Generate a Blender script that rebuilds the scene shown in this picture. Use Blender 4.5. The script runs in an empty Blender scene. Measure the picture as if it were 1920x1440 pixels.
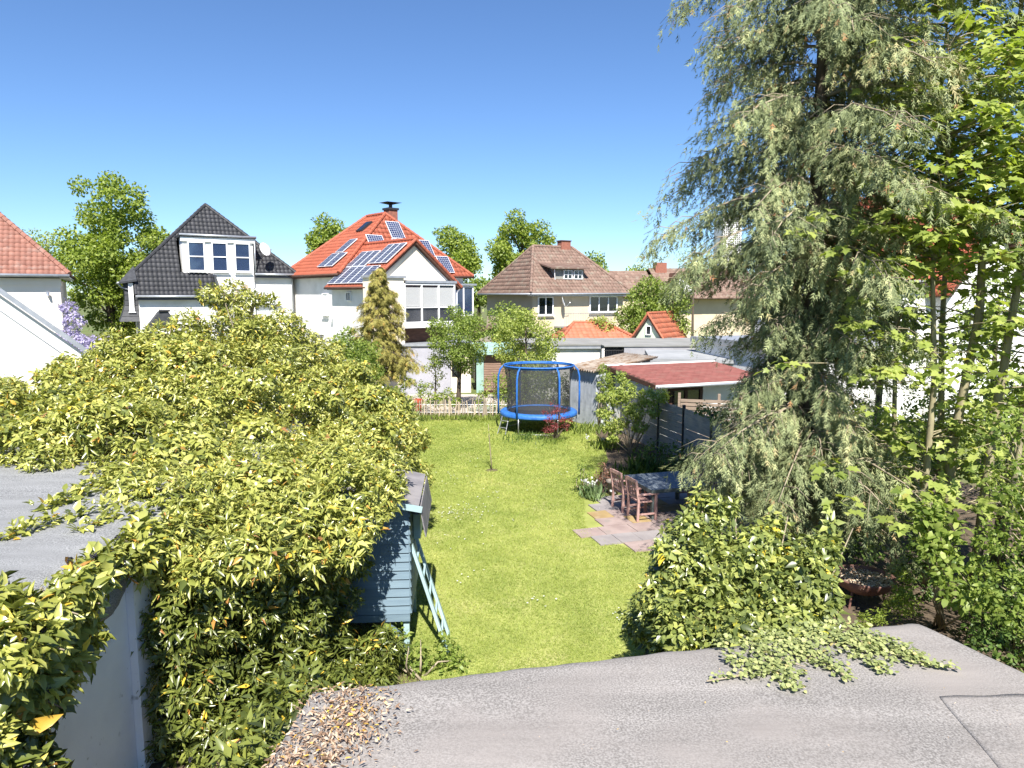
import bpy, math, random
import numpy as np
from mathutils import Vector, Matrix
sc = bpy.context.scene
COL = sc.collection
R = math.radians

# ---------------------------------------------------------------- camera, sky, sun, exposure
CAM_Z, PITCH, FPX = 5.3, R(7.1), 1331.0
cam = bpy.data.objects.new('camera', bpy.data.cameras.new('camera'))
COL.objects.link(cam)
cam.location = (0, 0, CAM_Z)
cam.rotation_euler = (R(90) - PITCH, 0, 0)
cam.data.sensor_width = 36
cam.data.lens = 36 * FPX / 1920
cam.data.clip_end = 3000
sc.camera = cam
SUN_EL, SUN_AZ = R(50), R(4)          # azimuth: to the right of straight behind the camera
sun_vec = Vector((math.sin(SUN_AZ) * math.cos(SUN_EL), -math.cos(SUN_AZ) * math.cos(SUN_EL), math.sin(SUN_EL)))
sl = bpy.data.lights.new('sun', 'SUN'); sl.energy = 4.6; sl.angle = R(0.53); sl.color = (1.0, 0.95, 0.87)
so = bpy.data.objects.new('sun', sl); COL.objects.link(so)
so.rotation_euler = (-sun_vec).to_track_quat('-Z', 'Y').to_euler()
w = bpy.data.worlds.new('World'); sc.world = w; w.use_nodes = True
nt = w.node_tree
sky = nt.nodes.new('ShaderNodeTexSky'); sky.sky_type = 'NISHITA'; sky.sun_disc = False
sky.sun_elevation = SUN_EL; sky.sun_rotation = math.pi - SUN_AZ
sky.altitude = 0; sky.air_density = 0.9; sky.dust_density = 0.0; sky.ozone_density = 1.6
bg = nt.nodes['Background']; bg.inputs['Strength'].default_value = 0.070
tint = nt.nodes.new('ShaderNodeMix'); tint.data_type = 'RGBA'; tint.blend_type = 'MULTIPLY'; tint.inputs['Factor'].default_value = 1.0
tint.inputs['B'].default_value = (0.60, 0.775, 1.0, 1.0)      # clear blue spring sky
nt.links.new(sky.outputs['Color'], tint.inputs['A']); nt.links.new(tint.outputs['Result'], bg.inputs['Color'])
sc.view_settings.view_transform = 'Standard'; sc.view_settings.look = 'None'
sc.view_settings.exposure = 1.3; sc.view_settings.gamma = 1.0

# ---------------------------------------------------------------- layout helpers
def ray(px, py):
    u = (px - 960) / FPX; v = (720 - py) / FPX
    return np.array([u, math.cos(PITCH) + v * math.sin(PITCH), -math.sin(PITCH) + v * math.cos(PITCH)])
def at(px, py, Y):
    d = ray(px, py); return np.array([0, 0, CAM_Z]) + d * (Y / d[1])
def gnd(px, py, z=0.0):
    d = ray(px, py); return np.array([0, 0, CAM_Z]) + d * ((z - CAM_Z) / d[2])

# ---------------------------------------------------------------- object helpers
def tag(o, label, cat, group=None):
    o['label'] = label; o['category'] = cat
    if group: o['group'] = group
    return o
def thing(name, label, cat, loc=(0, 0, 0), rz=0.0, group=None):
    o = bpy.data.objects.new(name, None); COL.objects.link(o)
    o.empty_display_size = 0.2
    o.location = loc; o.rotation_euler = (0, 0, rz)
    return tag(o, label, cat, group)
def struct(o): o['kind'] = 'structure'; return o
def stuff(o): o['kind'] = 'stuff'; return o
def link(name, me, mat, parent=None):
    o = bpy.data.objects.new(name, me); COL.objects.link(o)
    if mat and not me.materials: me.materials.append(mat)
    if parent: o.parent = parent
    return o
def np_mesh(name, V, Fc, attr=None, smooth=False):
    """V (n,3), Fc (m,k) uniform polygons, attr (m,) per-face float 'v'"""
    V = np.ascontiguousarray(V, dtype=np.float32); Fc = np.ascontiguousarray(Fc, dtype=np.int32)
    me = bpy.data.meshes.new(name)
    m, k = Fc.shape
    me.vertices.add(len(V)); me.vertices.foreach_set('co', V.ravel())
    me.loops.add(m * k); me.loops.foreach_set('vertex_index', Fc.ravel())
    me.polygons.add(m)
    me.polygons.foreach_set('loop_start', np.arange(0, m * k, k, dtype=np.int32))
    me.polygons.foreach_set('loop_total', np.full(m, k, dtype=np.int32))
    if smooth: me.polygons.foreach_set('use_smooth', np.ones(m, dtype=bool))
    if attr is not None:
        a = me.attributes.new('v', 'FLOAT', 'FACE'); a.data.foreach_set('value', np.ascontiguousarray(attr, dtype=np.float32))
    me.update(calc_edges=True)
    return me

class MB:
    def __init__(s): s.v = []; s.f = []
    def add(s, vs, fs):
        b = len(s.v); s.v += [tuple(float(c) for c in p) for p in vs]; s.f += [tuple(i + b for i in f) for f in fs]; return s
    def box(s, x0, x1, y0, y1, z0, z1):
        return s.add([(x0,y0,z0),(x1,y0,z0),(x1,y1,z0),(x0,y1,z0),(x0,y0,z1),(x1,y0,z1),(x1,y1,z1),(x0,y1,z1)],
                     [(0,3,2,1),(4,5,6,7),(0,1,5,4),(1,2,6,5),(2,3,7,6),(3,0,4,7)])
    def beam(s, a, b, w, h, up=(0, 0, 1)):
        a = Vector(a); b = Vector(b); d = (b - a).normalized(); u = Vector(up)
        sx = d.cross(u); 
        if sx.length < 1e-4: sx = d.cross(Vector((0, 1, 0)))
        sx.normalize(); u = sx.cross(d)
        q = []
        for p in (a, b):
            for i, j in ((-1,-1),(1,-1),(1,1),(-1,1)): q.append(p + sx * (i * w / 2) + u * (j * h / 2))
        return s.add(q, [(0,1,2,3),(4,7,6,5),(0,4,5,1),(1,5,6,2),(2,6,7,3),(3,7,4,0)])
    def tube(s, pts, r, n=8, cap=True):
        pts = [Vector(p) for p in pts]; m = len(pts)
        rr = r if hasattr(r, '__len__') else [r] * m
        b = len(s.v); ref = None
        for i, p in enumerate(pts):
            d = (pts[min(i + 1, m - 1)] - pts[max(i - 1, 0)]).normalized()
            if ref is None:
                ref = d.cross(Vector((0, 0, 1)))
                if ref.length < 0.1: ref = d.cross(Vector((1, 0, 0)))
            x = (ref - d * ref.dot(d)).normalized(); ref = x; y = d.cross(x)
            for k in range(n):
                a = 2 * math.pi * k / n
                s.v.append(tuple(p + (x * math.cos(a) + y * math.sin(a)) * rr[i]))
        for i in range(m - 1):
            for k in range(n):
                k2 = (k + 1) % n
                s.f.append((b + i*n + k, b + i*n + k2, b + (i+1)*n + k2, b + (i+1)*n + k))
        if cap:
            s.f.append(tuple(b + k for k in range(n))[::-1]); s.f.append(tuple(b + (m-1)*n + k for k in range(n)))
        return s
    def lathe(s, prof, n=24, c=(0, 0, 0), close=False):
        b = len(s.v); m = len(prof)
        for (r, z) in prof:
            for k in range(n):
                a = 2 * math.pi * k / n; s.v.append((c[0] + r * math.cos(a), c[1] + r * math.sin(a), c[2] + z))
        for i in range(m - 1 if not close else m):
            i2 = (i + 1) % m
            for k in range(n):
                k2 = (k + 1) % n; s.f.append((b + i*n + k, b + i*n + k2, b + i2*n + k2, b + i2*n + k))
        return s
    def prism(s, poly, off):
        """poly: list of 3D points; extruded by vector off"""
        n = len(poly); off = Vector(off); p = [Vector(q) for q in poly]
        return s.add(p + [q + off for q in p], [tuple(range(n)), tuple(range(2*n - 1, n - 1, -1))] + [(i, i + n, (i+1) % n + n, (i+1) % n) for i in range(n)])
    def poly(s, *ps): return s.add(ps, [tuple(range(len(ps)))])
    def build(s, name, mat, parent=None, smooth=False, kind=None):
        me = bpy.data.meshes.new(name); me.from_pydata(s.v, [], s.f); me.validate(); 
        import bmesh
        bm = bmesh.new(); bm.from_mesh(me); bmesh.ops.recalc_face_normals(bm, faces=bm.faces); bm.to_mesh(me); bm.free()
        if smooth:
            for p in me.polygons: p.use_smooth = True
        me.update()
        o = link(name, me, mat, parent)
        if kind: o['kind'] = kind
        return o
def copy_tree(o, parent=None):
    c = o.copy(); COL.objects.link(c); c.parent = parent
    for ch in list(o.children): copy_tree(ch, c)
    return c

# ---------------------------------------------------------------- materials
def c4(c): return (c[0], c[1], c[2], 1.0)
def mat(name, c1, c2=None, scale=3.0, detail=6.0, rough=0.8, bump=0.0, bscale=60.0, spec=0.3, metal=0.0, lo=0.35, hi=0.65,
        stretch=(1, 1, 1), c3=None, scale3=1.0, lo3=0.55, hi3=0.7, bdist=0.01):
    m = bpy.data.materials.new(name); m.use_nodes = True
    t = m.node_tree; N = t.nodes; L = t.links
    b = N['Principled BSDF']; b.inputs['Roughness'].default_value = rough; b.inputs['Metallic'].default_value = metal
    b.inputs['Specular IOR Level'].default_value = spec
    b.inputs['Base Color'].default_value = c4(c1)
    tc = N.new('ShaderNodeTexCoord'); mp = N.new('ShaderNodeMapping'); mp.inputs['Scale'].default_value = stretch
    L.new(tc.outputs['Object'], mp.inputs['Vector'])
    last = None
    if c2 is not None:
        n = N.new('ShaderNodeTexNoise'); n.inputs['Scale'].default_value = scale; n.inputs['Detail'].default_value = detail
        L.new(mp.outputs['Vector'], n.inputs['Vector'])
        r = N.new('ShaderNodeValToRGB'); r.color_ramp.elements[0].position = lo; r.color_ramp.elements[1].position = hi
        r.color_ramp.elements[0].color = c4(c1); r.color_ramp.elements[1].color = c4(c2)
        L.new(n.outputs['Fac'], r.inputs['Fac']); last = r.outputs['Color']
        if c3 is not None:
            n3 = N.new('ShaderNodeTexNoise'); n3.inputs['Scale'].default_value = scale3; n3.inputs['Detail'].default_value = 5
            L.new(tc.outputs['Object'], n3.inputs['Vector'])
            mr = N.new('ShaderNodeMapRange'); mr.inputs['From Min'].default_value = lo3; mr.inputs['From Max'].default_value = hi3
            L.new(n3.outputs['Fac'], mr.inputs['Value'])
            mx = N.new('ShaderNodeMix'); mx.data_type = 'RGBA'
            L.new(mr.outputs['Result'], mx.inputs['Factor']); L.new(last, mx.inputs['A']); mx.inputs['B'].default_value = c4(c3)
            last = mx.outputs['Result']
        L.new(last, b.inputs['Base Color'])
    if bump > 0:
        nb = N.new('ShaderNodeTexNoise'); nb.inputs['Scale'].default_value = bscale; nb.inputs['Detail'].default_value = 4
        L.new(mp.outputs['Vector'], nb.inputs['Vector'])
        bp = N.new('ShaderNodeBump'); bp.inputs['Strength'].default_value = bump; bp.inputs['Distance'].default_value = bdist
        L.new(nb.outputs['Fac'], bp.inputs['Height']); L.new(bp.outputs['Normal'], b.inputs['Normal'])
    return m
GAIN = 1.55
def leafmat(name, stops, trans=0.35, rough=0.45, spec=0.35, tint=(1.25, 1.35, 0.5)):
    """leaf colour picked by the per-face value v; light passes through the thin blade"""
    m = bpy.data.materials.new(name); m.use_nodes = True
    t = m.node_tree; N = t.nodes; L = t.links
    b = N['Principled BSDF']; b.inputs['Roughness'].default_value = rough; b.inputs['Specular IOR Level'].default_value = spec
    a = N.new('ShaderNodeAttribute'); a.attribute_name = 'v'
    r = N.new('ShaderNodeValToRGB'); cr = r.color_ramp
    while len(cr.elements) < len(stops): cr.elements.new(0.5)
    for e, (p, c) in zip(cr.elements, stops): e.position = p
    for e, (p, c) in zip(cr.elements, stops): e.color = c4([min(.75, x * GAIN) for x in c])
    L.new(a.outputs['Fac'], r.inputs['Fac']); L.new(r.outputs['Color'], b.inputs['Base Color'])
    tr = N.new('ShaderNodeBsdfTranslucent')
    mu = N.new('ShaderNodeMix'); mu.data_type = 'RGBA'; mu.blend_type = 'MULTIPLY'; mu.inputs['Factor'].default_value = 1.0
    L.new(r.outputs['Color'], mu.inputs['A']); mu.inputs['B'].default_value = c4(tint)
    L.new(mu.outputs['Result'], tr.inputs['Color'])
    mx = N.new('ShaderNodeMixShader'); mx.inputs['Fac'].default_value = trans
    L.new(b.outputs['BSDF'], mx.inputs[1]); L.new(tr.outputs['BSDF'], mx.inputs[2])
    L.new(mx.outputs['Shader'], N['Material Output'].inputs['Surface'])
    return m
def glassmat(name, tintc=(0.02, 0.03, 0.05), clear=0.45):
    m = bpy.data.materials.new(name); m.use_nodes = True
    t = m.node_tree; N = t.nodes; L = t.links
    b = N['Principled BSDF']; b.inputs['Base Color'].default_value = c4(tintc); b.inputs['Roughness'].default_value = 0.04
    b.inputs['Specular IOR Level'].default_value = 1.0; b.inputs['Coat Weight'].default_value = 0.6; b.inputs['Coat Roughness'].default_value = 0.03
    tr = N.new('ShaderNodeBsdfTransparent'); mx = N.new('ShaderNodeMixShader'); mx.inputs['Fac'].default_value = clear
    L.new(b.outputs['BSDF'], mx.inputs[1]); L.new(tr.outputs['BSDF'], mx.inputs[2]); L.new(mx.outputs['Shader'], N['Material Output'].inputs['Surface'])
    return m
def tilemat(name, c1, c2, c3, rough=0.7, spec=0.3):
    """roof tile: each tile its own shade (per-face v), plus lichen noise"""
    m = bpy.data.materials.new(name); m.use_nodes = True
    t = m.node_tree; N = t.nodes; L = t.links
    b = N['Principled BSDF']; b.inputs['Roughness'].default_value = rough; b.inputs['Specular IOR Level'].default_value = spec
    a = N.new('ShaderNodeAttribute'); a.attribute_name = 'v'
    r = N.new('ShaderNodeValToRGB'); r.color_ramp.elements[0].color = c4(c1); r.color_ramp.elements[1].color = c4(c2)
    L.new(a.outputs['Fac'], r.inputs['Fac'])
    tc = N.new('ShaderNodeTexCoord'); n = N.new('ShaderNodeTexNoise'); n.inputs['Scale'].default_value = 2.2; n.inputs['Detail'].default_value = 8
    L.new(tc.outputs['Object'], n.inputs['Vector'])
    mr = N.new('ShaderNodeMapRange'); mr.inputs['From Min'].default_value = 0.52; mr.inputs['From Max'].default_value = 0.72
    L.new(n.outputs['Fac'], mr.inputs['Value'])
    mx = N.new('ShaderNodeMix'); mx.data_type = 'RGBA'; L.new(mr.outputs['Result'], mx.inputs['Factor'])
    L.new(r.outputs['Color'], mx.inputs['A']); mx.inputs['B'].default_value = c4(c3)
    L.new(mx.outputs['Result'], b.inputs['Base Color'])
    return m

WHITE = mat('white_render', (0.80, 0.79, 0.77), (0.70, 0.69, 0.67), 1.3, 6, 0.9, 0.25, 90, c3=(0.62, 0.61, 0.58), scale3=0.5)
PINKW = mat('pale_render', (0.78, 0.71, 0.66), (0.72, 0.65, 0.60), 1.1, 6, 0.9, 0.25, 90)
CREAM = mat('cream_render', (0.60, 0.50, 0.36), (0.54, 0.45, 0.32), 1.2, 6, 0.9, 0.25, 90)
CREAML = mat('light_cream_render', (0.80, 0.71, 0.57), (0.74, 0.65, 0.51), 1.2, 6, 0.9, 0.25, 90)
MINT = mat('mint_render', (0.50, 0.58, 0.46), (0.46, 0.54, 0.42), 1.2, 6, 0.9, 0.2, 90)
GREYW = mat('grey_cement', (0.33, 0.36, 0.40), (0.46, 0.49, 0.53), 1.6, 8, 0.9, 0.4, 40, c3=(0.26, 0.28, 0.31), scale3=3.0, stretch=(3, 3, 1))
WALLB = mat('old_white_paint', (0.86, 0.88, 0.90), (0.80, 0.82, 0.85), 2.5, 8, 0.85, 0.3, 30, c3=(0.42, 0.43, 0.42), scale3=7, lo3=0.66, hi3=0.75)
PVC = mat('white_window_frame', (0.82, 0.82, 0.82), rough=0.35)
ZINC = mat('zinc', (0.42, 0.44, 0.47), (0.34, 0.36, 0.39), 4, 4, 0.45, 0.05, 20, metal=0.5)
DARKM = mat('dark_metal', (0.03, 0.03, 0.035), rough=0.5)
SLATE = mat('slate', (0.055, 0.058, 0.065), (0.035, 0.037, 0.042), 5, 5, 0.55, 0.2, 30)
SOFFIT = mat('dark_soffit', (0.06, 0.065, 0.075), rough=0.8)
DWOOD = mat('dark_brown_wood', (0.10, 0.05, 0.035), (0.06, 0.03, 0.02), 3, 6, 0.7, 0.2, 30, stretch=(1, 1, 8))
T_BLACK = tilemat('black_glazed_tile', (0.022, 0.023, 0.027), (0.040, 0.041, 0.047), (0.030, 0.031, 0.035), 0.62, 0.35)
T_RED = tilemat('weathered_red_tile', (0.20, 0.088, 0.065), (0.29, 0.135, 0.10), (0.27, 0.17, 0.14))
T_ORANGE = tilemat('orange_clay_tile', (0.29, 0.078, 0.044), (0.38, 0.108, 0.060), (0.28, 0.085, 0.05), 0.65)
T_BROWN = tilemat('mossy_brown_tile', (0.145, 0.092, 0.072), (0.235, 0.158, 0.125), (0.23, 0.19, 0.15), 0.85)
T_OR2 = tilemat('bright_orange_tile', (0.34, 0.10, 0.055), (0.43, 0.15, 0.085), (0.32, 0.13, 0.08), 0.65)
GLASS = glassmat('window_glass', (.035, .06, .13), .35)  # blue of the reflected sky is put into this tint
GLASSC = glassmat('clear_veranda_glass', (.03, .04, .05), .82)
GLASSD = glassmat('dark_window_glass', (0.012, 0.016, 0.022), 0.25)
ROOM = mat('dim_room', (0.10, 0.10, 0.11), (0.05, 0.05, 0.06), 1.5, 3, 0.9)
BLIND = mat('white_blind', (0.78, 0.78, 0.77), rough=0.7)
BRICK = mat('chimney_brick', (0.30, 0.12, 0.08), (0.22, 0.09, 0.065), 9, 4, 0.85, 0.3, 25)
BARK = mat('bark', (0.13, 0.10, 0.075), (0.07, 0.055, 0.04), 4, 8, 0.9, 0.7, 18, stretch=(3, 3, 0.6), bdist=0.02)
BARKG = mat('green_grey_bark', (0.34, 0.30, 0.18), (0.22, 0.19, 0.12), 5, 8, 0.85, 0.4, 18, stretch=(3, 3, 0.6))
TWIG = mat('pale_twig', (0.33, 0.28, 0.20), (0.22, 0.18, 0.13), 6, 5, 0.85, 0.2, 30)
SOIL = mat('soil', (0.075, 0.055, 0.04), (0.12, 0.09, 0.06), 6, 8, 0.95, 0.6, 20, bdist=0.03)
IRON = mat('galvanised_steel', (0.45, 0.46, 0.48), (0.38, 0.39, 0.41), 8, 4, 0.35, 0.0, metal=0.7)
# ---------------------------------------------------------------- foliage helpers
def unit(a): return a / np.maximum(np.linalg.norm(a, axis=-1, keepdims=True), 1e-9)
def rnd_dirs(rng, n): return unit(rng.normal(size=(n, 3)))
T_IVY = (np.array([(0,0,0),(.28,.46,.06),(.28,-.46,.06),(.48,0,-.03),(.68,.30,.02),(.68,-.30,.02),(1,0,-.16)], float),
         np.array([(0,3,1),(0,2,3),(1,3,4),(3,2,5),(4,3,6),(3,5,6)]))
T_IVY4 = (np.array([(0,0,0),(.33,.47,.07),(.33,-.47,.07),(.5,0,-.03),(1,0,-.16)], float), np.array([(0,3,1),(0,2,3),(1,3,4),(3,2,4)]))
T_DIA = (np.array([(0,0,0),(.45,.5,.08),(1,0,-.08),(.45,-.5,.08)], float), np.array([(0,1,2),(0,2,3)]))
T_OVAL = (np.array([(0,0,0),(.3,.42,.08),(.3,-.42,.08),(.72,.36,.03),(.72,-.36,.03),(1,0,-.1)], float),
          np.array([(0,2,1),(1,2,3),(2,4,3),(3,4,5)]))
_ml = [(0,.04),(-.10,.20),(.06,.46),(.20,.30),(.52,.62),(.50,.34),(.62,.24),(1,0)]
_mv = [(.30,0,0)] + [(x,y,.10*abs(y)) for x,y in _ml] + [(x,-y,.10*abs(y)) for x,y in _ml[-2::-1]]
_mv[8] = (1,0,-.12)
T_MAPLE = (np.array(_mv, float), np.array([(0,i,i+1) for i in range(1,len(_mv)-1)] + [(0,len(_mv)-1,1)]))
T_NEEDLE = (np.array([(0,.12,0),(0,-.12,0),(.5,.5,.1),(.55,-.42,-.1),(1,.02,0)], float), np.array([(0,1,2),(1,3,2),(2,3,4)]))

_fv = [(0,.035,0),(0,-.035,0),(1,0,-.06)]; _ff = [(0,1,2)]
for _i, _t in enumerate((.12, .42)):
    for _s in (1, -1):
        _b = len(_fv); _fv += [(_t, 0, 0), (_t + .2, 0, 0), (_t + .46, _s * (.52 - .22 * _t), .05)]; _ff.append((_b, _b + 1, _b + 2))
T_FROND = (np.array(_fv, float), np.array(_ff))
def leaf_arrays(P, D, Nn, Ls, Ws, tmpl):
    """P base points, D leaf axis, Nn rough normal, Ls lengths, Ws widths -> V,F,nf per leaf"""
    D = unit(D); S = unit(np.cross(Nn, D)); U = np.cross(D, S)
    tv, tf = tmpl; n = len(P); k = len(tv)
    V = (P[:, None, :] + tv[None, :, 0, None] * (Ls[:, None, None] * D[:, None, :])
         + tv[None, :, 1, None] * (Ws[:, None, None] * S[:, None, :]) + tv[None, :, 2, None] * (Ls[:, None, None] * U[:, None, :]))
    Fc = (tf[None] + (np.arange(n) * k)[:, None, None]).reshape(-1, 3)
    return V.reshape(-1, 3), Fc
def leaves(name, P, D, Nn, Ls, Ws, val, tmpl, m, parent, single=0):
    """one foliage mesh; the `single` leaves that show largest become objects of their own"""
    n = len(P)
    if single:
        c = P + np.array(parent.location) + 0.5 * D * Ls[:, None]
        dx = c - np.array([0, 0, CAM_Z])
        f = dx[:, 1] * math.cos(PITCH) - dx[:, 2] * math.sin(PITCH)
        up = dx[:, 1] * math.sin(PITCH) + dx[:, 2] * math.cos(PITCH)
        vis = (f > .5) & (np.abs(dx[:, 0] / f) < .70) & (np.abs(up / f) < .52)
        # leaves hidden under others of the same plant: keep those nearest the eye in each small patch of sight lines
        key = (np.floor(dx[:, 0] / np.maximum(f, .1) * 50) * 1000 + np.floor(up / np.maximum(f, .1) * 50)).astype(int)
        dist = np.linalg.norm(dx, axis=1); size = Ls * Ws / dist ** 2
        order = np.argsort(dist); seen = {}; pick = []
        for i in order:
            if not vis[i]: continue
            kk = key[i]; seen[kk] = seen.get(kk, 0) + 1
            if seen[kk] <= 2: pick.append(i)
        pick = sorted(pick, key=lambda i: -size[i])[:single]
        pk = np.zeros(n, bool); pk[pick] = True
        vs = [me_leaf(name, tmpl, q, m) for q in (.1, .25, .4, .55, .7, .85, .97)]
        Dn = unit(D); Sn = unit(np.cross(Nn, Dn)); Un = np.cross(Dn, Sn)
        for i in pick:
            me = vs[min(6, int(np.argmin(np.abs(np.array([.1, .25, .4, .55, .7, .85, .97]) - val[i]))))]
            o = bpy.data.objects.new('leaf', me); COL.objects.link(o); o.parent = parent
            a, b_, c_, p = Dn[i] * Ls[i], Sn[i] * Ws[i], Un[i] * Ls[i], P[i]
            o.matrix_local = Matrix(((a[0], b_[0], c_[0], p[0]), (a[1], b_[1], c_[1], p[1]), (a[2], b_[2], c_[2], p[2]), (0, 0, 0, 1)))
        k = ~pk; P, D, Nn, Ls, Ws, val = P[k], D[k], Nn[k], Ls[k], Ws[k], val[k]
    V, Fc = leaf_arrays(P, D, Nn, Ls, Ws, tmpl)
    me = np_mesh(name, V, Fc, np.repeat(val, len(tmpl[1])))
    return stuff(link(name, me, m, parent))
def me_leaf(name, tmpl, q, m):
    me = np_mesh('leaf', tmpl[0], tmpl[1], np.full(len(tmpl[1]), q)); me.materials.append(m); return me

def lump_points(lumps, dens, rng, keep=0.8, jit=(0.82, 1.04)):
    """points scattered over the outer skin of a union of ellipsoids; returns P, outward N"""
    lumps = np.asarray(lumps, float); Ps = []; Ns = []
    for i, (x, y, z, a, b, c) in enumerate(lumps):
        area = 4 * math.pi * (((a*b)**1.6 + (a*c)**1.6 + (b*c)**1.6) / 3) ** (1/1.6)
        n = max(4, int(area * dens)); d = rnd_dirs(rng, n); r = rng.uniform(jit[0], jit[1], (n, 1))
        p = np.array([x, y, z]) + d * r * np.array([a, b, c]); nn = unit(d / np.array([a, b, c]))
        near = [j for j in range(len(lumps)) if j != i and np.linalg.norm(lumps[j, :3] - lumps[i, :3]) < max(a, b, c) + lumps[j, 3:].max()]
        ok = np.ones(n, bool)
        for j in near: ok &= (((p - lumps[j, :3]) / lumps[j, 3:]) ** 2).sum(1) > keep ** 2
        Ps.append(p[ok]); Ns.append(nn[ok])
    return np.concatenate(Ps), np.concatenate(Ns)
def rosettes(P, N, rng, k, L, W, up=0.5, spread=(35, 100), droop=0.35):
    """k leaves round each shoot tip"""
    n = len(P); A = unit(N * 0.7 + np.array([0, 0, up]) + rng.normal(scale=.25, size=(n, 3)))
    h = unit(np.cross(A, rnd_dirs(rng, n))); g = np.cross(A, h)
    ph = (np.arange(k)[None] / k * 2 * math.pi * 2.4 + rng.uniform(0, 6.28, (n, 1)) + rng.normal(scale=.25, size=(n, k)))
    th = np.radians(rng.uniform(spread[0], spread[1], (n, k)))
    D = (A[:, None] * np.cos(th)[..., None] + (h[:, None] * np.cos(ph)[..., None] + g[:, None] * np.sin(ph)[..., None]) * np.sin(th)[..., None])
    D[..., 2] -= droop * rng.uniform(.3, 1.3, (n, k)); D = unit(D)
    Nn = unit(A[:, None] + rng.normal(scale=.3, size=(n, k, 3)))
    base = P[:, None] + A[:, None] * rng.uniform(-.09, .03, (n, k, 1)) + D * rng.uniform(.01, .04, (n, k, 1))
    s = rng.uniform(.55, 1.2, (n, k)) * np.exp(rng.normal(0, .18, (n, 1)))
    return base.reshape(-1, 3), D.reshape(-1, 3), Nn.reshape(-1, 3), (L * s).ravel(), (W * s * rng.uniform(.8, 1.2, (n, k))).ravel()

def leafy_tree(name, label, base, top, crown, rng, nlump, lump_r, dens, leaf, m, barkm, cat='tree', group=None, trunk_r=.15, forks=5, squash=.8, fill=1.0, tmpl=T_DIA, aspect=.62, hollow=0.35):
    """tapered trunk, limbs into each leaf clump, leaf clumps spread through the crown (cx,cy,cz,rx,ry,rz)"""
    t = thing(name, label, cat, tuple(base), 0, group)
    b = Vector(base); c = np.array(crown[:3]); r = np.array(crown[3:])
    d = rnd_dirs(rng, nlump); q = rng.uniform(hollow, 1, (nlump, 1)) ** .6
    C = c + d * q * r * (1 - lump_r / r.max() * .5)
    lumps = np.concatenate([C, np.tile([[lump_r, lump_r, lump_r * squash]], (nlump, 1)) * rng.uniform(.6, 1.3, (nlump, 1))], 1)
    tk = MB(); topv = Vector(top)
    mid = b.lerp(topv, .5) + Vector((rng.normal(scale=.08), rng.normal(scale=.08), 0)) * (topv - b).length * .3
    tk.tube([(b - b), (b.lerp(mid, .5) - b), (mid - b), (topv - b)], [trunk_r * 1.25, trunk_r, trunk_r * .75, trunk_r * .25], 8)
    tk.build('trunk', barkm, t, True)
    lb = MB()
    for i in rng.permutation(nlump)[:max(forks * 4, 12)]:
        e = Vector(C[i]); zz = min(max(e.z - (e - b).xy.length * .9, b.z + (topv.z - b.z) * .25), topv.z)
        f = (zz - b.z) / max(topv.z - b.z, .1); s = b.lerp(topv, f)
        m1 = s.lerp(e, .5) + Vector((0, 0, .12 * (e - s).length))
        lb.tube([s - b, m1 - b, e - b], [trunk_r * .4 * (1 - f * .6), trunk_r * .22, trunk_r * .07], 5)
    lb.build('limbs', barkm, t, True, 'stuff')
    P, N = lump_points(lumps, dens * 1.7, rng, .55, (.45, 1.10))
    n = len(P); D = unit(rnd_dirs(rng, n) + N * .5 + np.array([0, 0, -.25])); Nn = unit(N + np.array([0, 0, .6]) + rng.normal(scale=.55, size=(n, 3)))
    Ls = leaf * rng.uniform(.7, 1.3, n); val = np.clip(rng.normal(.5, .2, n), 0, 1)
    leaves('crown', P - np.array(base), D, Nn, Ls, Ls * aspect, val, tmpl, m, t)
    return t
def shrub(name, label, base, lumps, rng, dens, leaf, m, barkm=None, cat='shrub', group=None, tmpl=T_OVAL, aspect=.55, k=5, up=.5, single=0, stems=6, droop=.3, gaps=0.0):
    t = thing(name, label, cat, tuple(base), 0, group); b = np.array(base, float)
    lumps = np.asarray(lumps, float)
    if barkm:
        st = MB()
        for i in range(stems):
            e = lumps[i % len(lumps), :3] - b + rng.normal(scale=.1, size=3)
            st.tube([(rng.normal(scale=.05), rng.normal(scale=.05), 0), tuple(e * .5 + rng.normal(scale=.05, size=3)), tuple(e)], [.02, .014, .006], 5)
        st.build('stems', barkm, t, True, 'stuff')
    P, N = lump_points(lumps, dens, rng, .75, (.6, 1.06))
    a = rosettes(P - b, N, rng, k, leaf, leaf * aspect, up, droop=droop)
    val = np.clip(np.repeat(rng.normal(.5, .16, len(P)), k) + rng.normal(0, .12, len(a[0])), 0, 1)
    leaves('foliage', a[0], a[1], a[2], a[3], a[4], val, tmpl, m, t, single)
    return t
def blob(cx, cy, cz, rx, ry, rz, n, r, rng, lowcut=None):
    d = rnd_dirs(rng, n) * rng.uniform(.3, 1, (n, 1)) ** .5
    C = np.array([cx, cy, cz]) + d * np.array([rx, ry, rz])
    if lowcut is not None: C[:, 2] = np.maximum(C[:, 2], lowcut)
    s = rng.uniform(.7, 1.3, (n, 1)) * r
    return np.concatenate([C, s, s, s * .85], 1)

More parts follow.
